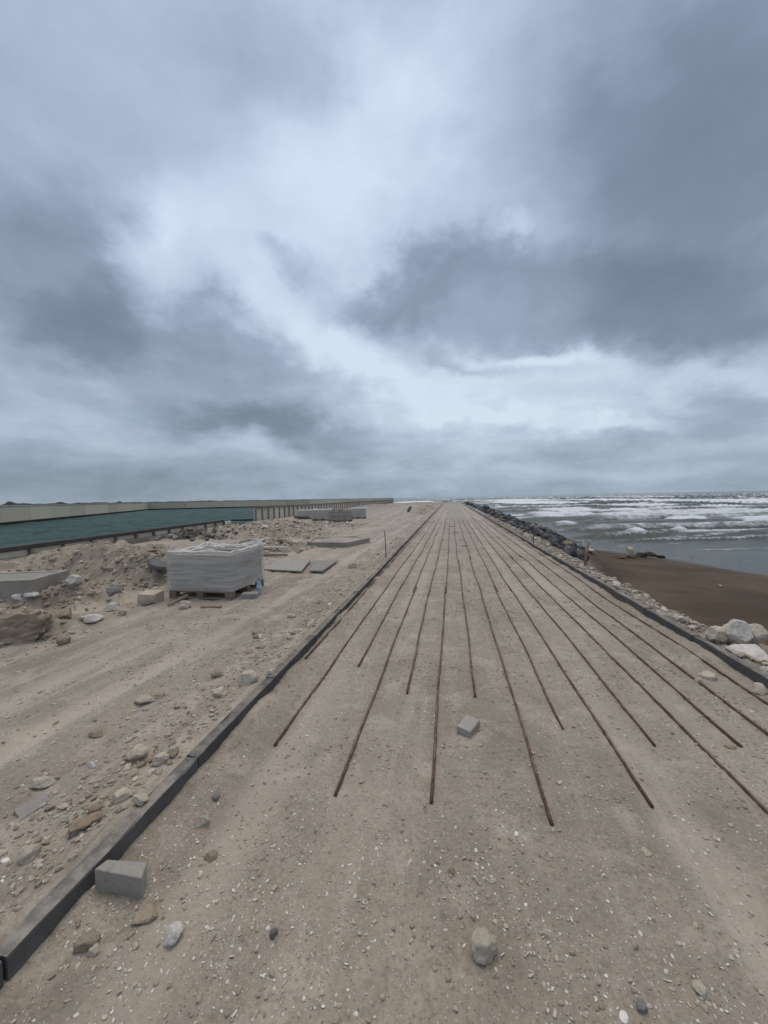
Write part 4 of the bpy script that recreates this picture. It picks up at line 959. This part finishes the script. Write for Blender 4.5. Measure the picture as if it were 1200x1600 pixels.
# ------------------------------------------------------------------ wrapped paver pallets
def pallet(name, loc, rz, W, D, layers, label, detail=True, film=True, group=None, seed=0, topjunk=False):
    r = random.Random(seed); root = empty(name, loc, rz); tag(root, label, 'pallet', group)
    # pallet: deck boards, stringer blocks, skids
    nb = 7; bw = W/nb
    md = box_mesh('deck_board', (bw-.018, D, .022), M_WOOD, .003); ml = box_mesh('lead_board', (W, .095, .022), M_WOOD, .003)
    mbk = box_mesh('block', (.12, .095, .078), M_WOOD, .004); ms = box_mesh('skid', (W, .095, .020), M_WOOD, .003)
    for j in range(nb): link('deck_board', md, root, (-W/2+bw*(j+.5), 0, .122))
    for yy in (-D/2+.05, 0, D/2-.05):
        link('lead_board', ml, root, (0, yy, .0990)); link('skid', ms, root, (0, yy, 0))
        for xx in (-W/2+.06, 0, W/2-.06): link('block', mbk, root, (xx, yy, .0205))
    z = .146; lh = .068; nx, ny = int(W/.215), int(D/.108); px_, py_ = (W-.03)/nx, (D-.03)/ny
    mt = box_mesh('paver', (px_-.004, py_-.004, .058), M_PAVER, .005)
    for k in range(layers):
        if k == layers-1 and detail:
            for a in range(nx):
                for b in range(ny):
                    if 0 < a < nx-1 and 1 < b < ny-2: continue
                    link('paver', mt, root, (-W/2+.015+px_*(a+.5), -D/2+.015+py_*(b+.5), z+r.uniform(0, .003)), (0, 0, r.uniform(-.015, .015)))
        else:
            bm = bmesh.new(); ox, oy = r.uniform(-.006, .006), r.uniform(-.006, .006)
            for a in range(nx):
                for b in range(ny):
                    if 0 < a < nx-1 and 0 < b < ny-1 and k < layers-2: continue
                    add_box(bm, (-W/2+.015+px_*(a+.5)+ox+r.uniform(-.002, .002), -D/2+.015+py_*(b+.5)+oy+r.uniform(-.002, .002), .032), (px_-.005, py_-.005, .064))
            link('paver_layer', bm_mesh('paver_layer', bm, M_PAVER), root, (0, 0, z))
        z += lh
    if film:
        # sides of the film: a wrinkled skirt round the stack
        W2, D2 = W+.022, D+.022; per = [(-W2/2, -D2/2), (W2/2, -D2/2), (W2/2, D2/2), (-W2/2, D2/2)]; pts = []; nrmls = []
        for i in range(4):
            a, b = np.array(per[i]), np.array(per[(i+1) % 4]); n = 26; nn = np.array([(b-a)[1], -(b-a)[0]]); nn = nn/np.linalg.norm(nn)
            for j in range(n): pts.append(a+(b-a)*j/n); nrmls.append(nn)
        pts = np.array(pts); nrmls = np.array(nrmls); m = len(pts); zs = np.linspace(.125, z+.055, 28); V = []
        t = np.arange(m)
        for zz in zs:
            w = .002*fbm(t*.11+zz*1.3, zz*16+t*.02, 3); top = .016*fbm(t*.22, t*0+seed, 2)*(zz > z-.02)
            V.append(np.column_stack([pts+nrmls*(w+.004)[:, None], np.full(m, zz)+top]))
        V = np.concatenate(V); I = np.arange(m*len(zs)).reshape(len(zs), m); J = np.roll(I, -1, 1)
        F = np.stack([I[:-1], J[:-1], J[1:], I[1:]], -1).reshape(-1, 4)
        fl = link('wrap_film', mesh_np('wrap_film', V, F, M_FILM, True), root)
        # bunched film folded over the top edge
        rings = 9; V = []
        reach = .10 + .09*fbm(t*.10+seed, t*0+1.0, 3)
        reach = np.clip(reach, .05, .40)
        peak = .022 + .030*np.abs(fbm(t*.16, t*0+4+seed, 2)) + .10*np.exp(-((t-52)/5.0)**2) + .05*np.exp(-((t-78)/4.0)**2) + .04*np.exp(-((t-18)/3.0)**2)
        ctr = -pts/np.linalg.norm(pts, axis=1)[:, None]
        for k in range(rings):
            s_ = k/(rings-1); arc = math.sin(min(1, s_*2.2)*math.pi*.5)*(1-.75*max(0, s_-.45)/.55)
            jit = .03*fbm(t*.3+k*.4, t*0+k*.7, 3)
            V.append(np.column_stack([pts*(1.006)+ctr*(reach*s_)[:, None]+ctr*jit[:, None]*s_, (z+.050+.016*fbm(t*.22, t*0+seed, 2)*(1-s_)+peak*arc*.8-.05*s_**2+.018*fbm(t*.35, t*0+k*.5, 3)*min(1, s_*3)*(1-.5*s_))]))
        V = np.concatenate(V); I = np.arange(m*rings).reshape(rings, m); J = np.roll(I, -1, 1)
        F = np.stack([I[:-1], J[:-1], J[1:], I[1:]], -1).reshape(-1, 4)
        link('film_fold', mesh_np('film_fold', V, F, M_FILMT, False), fl)
    return root, z
PAL = (-3.885, 5.90)
pallet('paver_pallet', (PAL[0], PAL[1], za(*PAL)), R_(-2.0), 1.12, .98, 8, 'wooden pallet of grey pavers wrapped in clear film, in the sand left of the promenade', seed=1)
for i, (px, py, W, D, ly, lab, rz) in enumerate(((476, 812.5, 1.25, 1.0, 8, 'leftmost of the far paver stacks, greenish grey', .05), (500, 815, 1.20, 1.0, 9, 'second far paver stack from the left, darker grey', .02),
        (529, 817, 1.36, 1.05, 9, 'third and nearest far paver stack with rubble on its top', -.04), (557, 812, 1.15, 1.0, 9, 'rightmost of the far paver stacks', .06))):
    x, y = gnd(px, py); pallet('paver_pallet', (x, y+.5, za(x, y+.5)-.02), rz, W, D, ly, lab, detail=False, film=(i != 2), group='far paver stacks', seed=10+i)
    if i == 2:
        r = random.Random(8)
        for k in range(12):
            s = r.uniform(.06, .15); o = link('rubble_stone', r.choice(LOWR[M_BROWN.name]), None, (x+r.uniform(-.55, .55), y+.5+r.uniform(-.4, .4), za(x, y+.5)+.74+s*.35), (0, 0, r.uniform(0, 6)), (s*1.4, s, s*.7))
            tag(o, 'brown stone lying on top of the third far paver stack', 'stone', 'stones on the third far paver stack')
def bottle():
    p = spot(405, 928); prof = [(0, 0), (.036, 0), (.040, .008), (.040, .07), (.037, .085), (.040, .10), (.040, .165), (.034, .195), (.016, .225), (.0135, .232), (.0135, .245)]
    def lathe(name, pr, mat, n=20):
        a = np.linspace(0, 2*np.pi, n, endpoint=False); V = np.array([[r0*math.cos(t), r0*math.sin(t), zz] for r0, zz in pr for t in a]); I = np.arange(len(pr)*n).reshape(len(pr), n); J = np.roll(I, -1, 1)
        return mesh_np(name, V, np.stack([I[:-1], J[:-1], J[1:], I[1:]], -1).reshape(-1, 4), mat, True)
    M = Mat('clear blue plastic', .12, .5); M.color((.30, .46, .60, 1)); M.b.inputs['Alpha'].default_value = .62
    root = empty('water_bottle', (p[0], p[1], za(p[0], p[1]))); tag(root, 'clear bluish plastic water bottle standing at the corner of the wrapped pallet', 'bottle')
    link('body', lathe('body', prof, M.m), root); link('cap', lathe('cap', [(0, .238), (.0155, .238), (.0155, .258), (.0, .259)], simple('blue cap', (.03, .12, .35, 1), .4).m), root)
    link('label', lathe('label', [(.0408, .105), (.0408, .158)], simple('bottle label', (.42, .52, .62, 1), .5).m), root)
bottle()

# ------------------------------------------------------------------ grit and shell hash: nobody could count it
ICO = None
def ico_base():
    bm = bmesh.new(); bmesh.ops.create_icosphere(bm, subdivisions=1, radius=1.0); V = np.array([v.co[:] for v in bm.verts]); F = np.array([[v.index for v in f.verts] for f in bm.faces]); bm.free(); return V, F
def many(name, base, XY, size, zoff, flatz, mat, label, jit=.18, smooth=False, tilt=.4):
    BV, BF = base; n = len(XY); nv = len(BV)
    z = z_any(XY[:, 0], XY[:, 1])
    V = BV[None]*(1+jit*rng.standard_normal((n, nv, 1)).clip(-1.5, 1.5))
    V = V*np.stack([rng.uniform(.8, 1.35, n), rng.uniform(.6, 1.0, n), flatz*rng.uniform(.7, 1.2, n)], -1)[:, None]*size[:, None, None]
    a = rng.uniform(0, 2*np.pi, n); tx = rng.normal(0, tilt, n)
    ct, st = np.cos(tx)[:, None], np.sin(tx)[:, None]; y_, z_ = V[..., 1]*ct-V[..., 2]*st, V[..., 1]*st+V[..., 2]*ct
    ca, sa = np.cos(a)[:, None], np.sin(a)[:, None]; x_, y2 = V[..., 0]*ca-y_*sa, V[..., 0]*sa+y_*ca
    V = np.stack([x_+XY[:, :1], y2+XY[:, 1:2], z_+z[:, None]+(size*zoff)[:, None]], -1)
    F = BF[None]+(np.arange(n)*nv)[:, None, None]
    o = link(name, mesh_np(name, V.reshape(-1, 3), F.reshape(-1, BF.shape[1]), mat, smooth, {'tone': np.repeat(rng.random(n), nv)}))
    return tag(o, label, kind='stuff')
def gritty(name, a, b, c):
    M = Mat(name, .9, .25); M.color(M.ramp(M.attr('tone'), [(0, a), (.55, b), (1, c)])); M.bump(M.noise(120, 3, .7), .4, .003); return M.m
def patches(n, xr, yr, thr=-.15, sc=1.1, seed=0, ypow=1.0):
    P = []; tot = 0
    while tot < n:
        k = n*2; x = rng.uniform(*xr, k); y = yr[0]+(yr[1]-yr[0])*rng.random(k)**ypow
        ok = (fbm(x*sc+seed, y*sc*.7, 3) + rng.uniform(-.45, .45, k)) > thr; P.append(np.stack([x[ok], y[ok]], -1)); tot += ok.sum()
    return np.concatenate(P)[:n]
GR_P = gritty('promenade grit', (.27, .226, .172, 1), (.36, .305, .235, 1), (.50, .44, .35, 1))
base = ico_base()
SH = (np.array([[0, 0, .42], [1, 0, 0], [.55, .75, .05], [-.35, .85, 0], [-1.0, .25, .08], [-.8, -.6, 0], [.1, -.85, .05], [.75, -.6, 0]]), np.array([[0, i, i % 7+1] for i in range(1, 8)]))
def lsz(n, a, b, p=2.2): return a*(b/a)**(rng.random(n)**p)
XY = patches(9000, (KL+.01, KR-.01), (.5, 9), -.05, 1.3, 3, 1.6); many('grit', base, XY, lsz(9000, .0022, .011, 2.4), .25, .7, GR_P, 'loose grit on the promenade bed')
XY = patches(9000, (-6.5, KL-.12), (.6, 9), .05, 1.2, 9, 1.3); many('grit', base, XY, lsz(9000, .003, .017, 2.6), .25, .7, GR_P, 'loose grit on the site ground')
def strip_xy(n):
    y = .6+14*rng.random(n)**1.5; x = KL-.14-np.abs(rng.normal(0, .30, n)); return np.stack([x, y], -1)
XY = strip_xy(3500); many('grit', base, XY, lsz(3500, .004, .020, 2.2), .3, .7, GR_P, 'gravel in the strip beside the left kerb')
XY = patches(19000, (KL+.01, KR-.01), (.5, 11), .08, 1.6, 21, 1.6); many('shell_hash', SH, XY, lsz(19000, .0020, .0085, 2.5), .25, .8, M_SHELL, 'pale broken shells strewn over the promenade bed', .12, True, .5)
XY = patches(8000, (-5, KL-.12), (.6, 8), .0, 1.0, 33, 1.3); many('shell_hash', SH, XY, lsz(8000, .0025, .0095, 2.6), .25, .8, M_SHELL, 'pale broken shells on the site ground', .12, True, .5)
def heap_xy(n):
    k = rng.integers(0, 18, n); Hm = np.array([h[:4] for h in HUMPS[:18]]); x = Hm[k, 0]+rng.normal(0, .8, n)*Hm[k, 2]; y = Hm[k, 1]+rng.normal(0, .8, n)*Hm[k, 3]
    q = (x > -12) & ~((x > -4.6) & (x < -3.1) & (y > 5.2) & (y < 6.7)) & (x < -2.2); return np.stack([x, y], -1)[q]
XY = heap_xy(6000); many('clods', base, XY, lsz(len(XY), .010, .055, 2.2), .3, .75, gritty('clods', (.19, .155, .115, 1), (.29, .245, .185, 1), (.42, .37, .30, 1)), 'earth clods and rubble crumbs on the heaps')
def bank_xy(n):
    y = 3+25*rng.random(n)**1.5; x = KR+.12+np.abs(rng.normal(0, .4, n)); return np.stack([x, y], -1)
XY = bank_xy(3500); many('gravel', base, XY, lsz(3500, .008, .04, 2.0), .3, .75, GR_P, 'gravel on the bank outside the right kerb')

def low_base(seed):
    me = rock_mesh('tmp', seed, M_LIME, 2, 9, .14, (1, .9, .8)); V = np.zeros(len(me.vertices)*3); me.vertices.foreach_get('co', V); F = np.array([p.vertices[:] for p in me.polygons]); bpy.data.meshes.remove(me); return V.reshape(-1, 3), F
LB = low_base(901)
def rub(n, fn, smin, smax, mat, label, seed, p=1.8):
    r = random.Random(seed); P = []
    while len(P) < n:
        q = fn(r)
        if q: P.append(q)
    many('rubble', LB, np.array(P), lsz(n, smin, smax, p), .15, .75, mat, label, .05, False, .5)
GR_R = gritty('rubble', (.25, .205, .155, 1), (.40, .345, .27, 1), (.56, .51, .44, 1))
rub(260, kerbside, .010, .06, GR_R, 'small rubble beside the left kerb', 51)
rub(900, on_heaps, .014, .07, GR_R, 'small rubble on the near soil bank', 52)
rub(1000, on_far_heaps, .03, .17, GR_R, 'rubble in the far heaps', 53)
rub(420, bank_r, .018, .085, GR_R, 'small rubble on the bank outside the right kerb', 54)
rub(150, bank_r2, .05, .17, GR_R, 'rubble beside the riprap', 55)
rub(160, far_site, .04, .22, GR_R, 'rubble on the far ground', 56)
def rip_small(r):
    y = 13.5*(98/13.5)**r.random(); return (3.3+r.random()*2.6, y) if y > 17 else (3.4+(y-12)*.25*r.random(), y)
rub(2600, rip_small, .05, .15, gritty('dark rubble', (.035, .036, .036, 1), (.07, .07, .068, 1), (.16, .155, .145, 1)), 'smaller dark rocks filling the riprap', 57, 1.2)

XY = patches(5200, (KL+.02, KR-.02), (5, 30), -.05, .8, 77, 1.5); many('grit', base, XY, lsz(5200, .005, .020, 2.4), .2, .7, GR_P, 'coarse grit farther along the promenade bed')
XY = patches(2600, (KL+.01, KR-.01), (.6, 5), .25, 2.2, 91, 1.3); many('grit', base, XY, lsz(2600, .004, .013, 1.8), .2, .7, GR_P, 'clusters of coarse grit on the promenade bed')
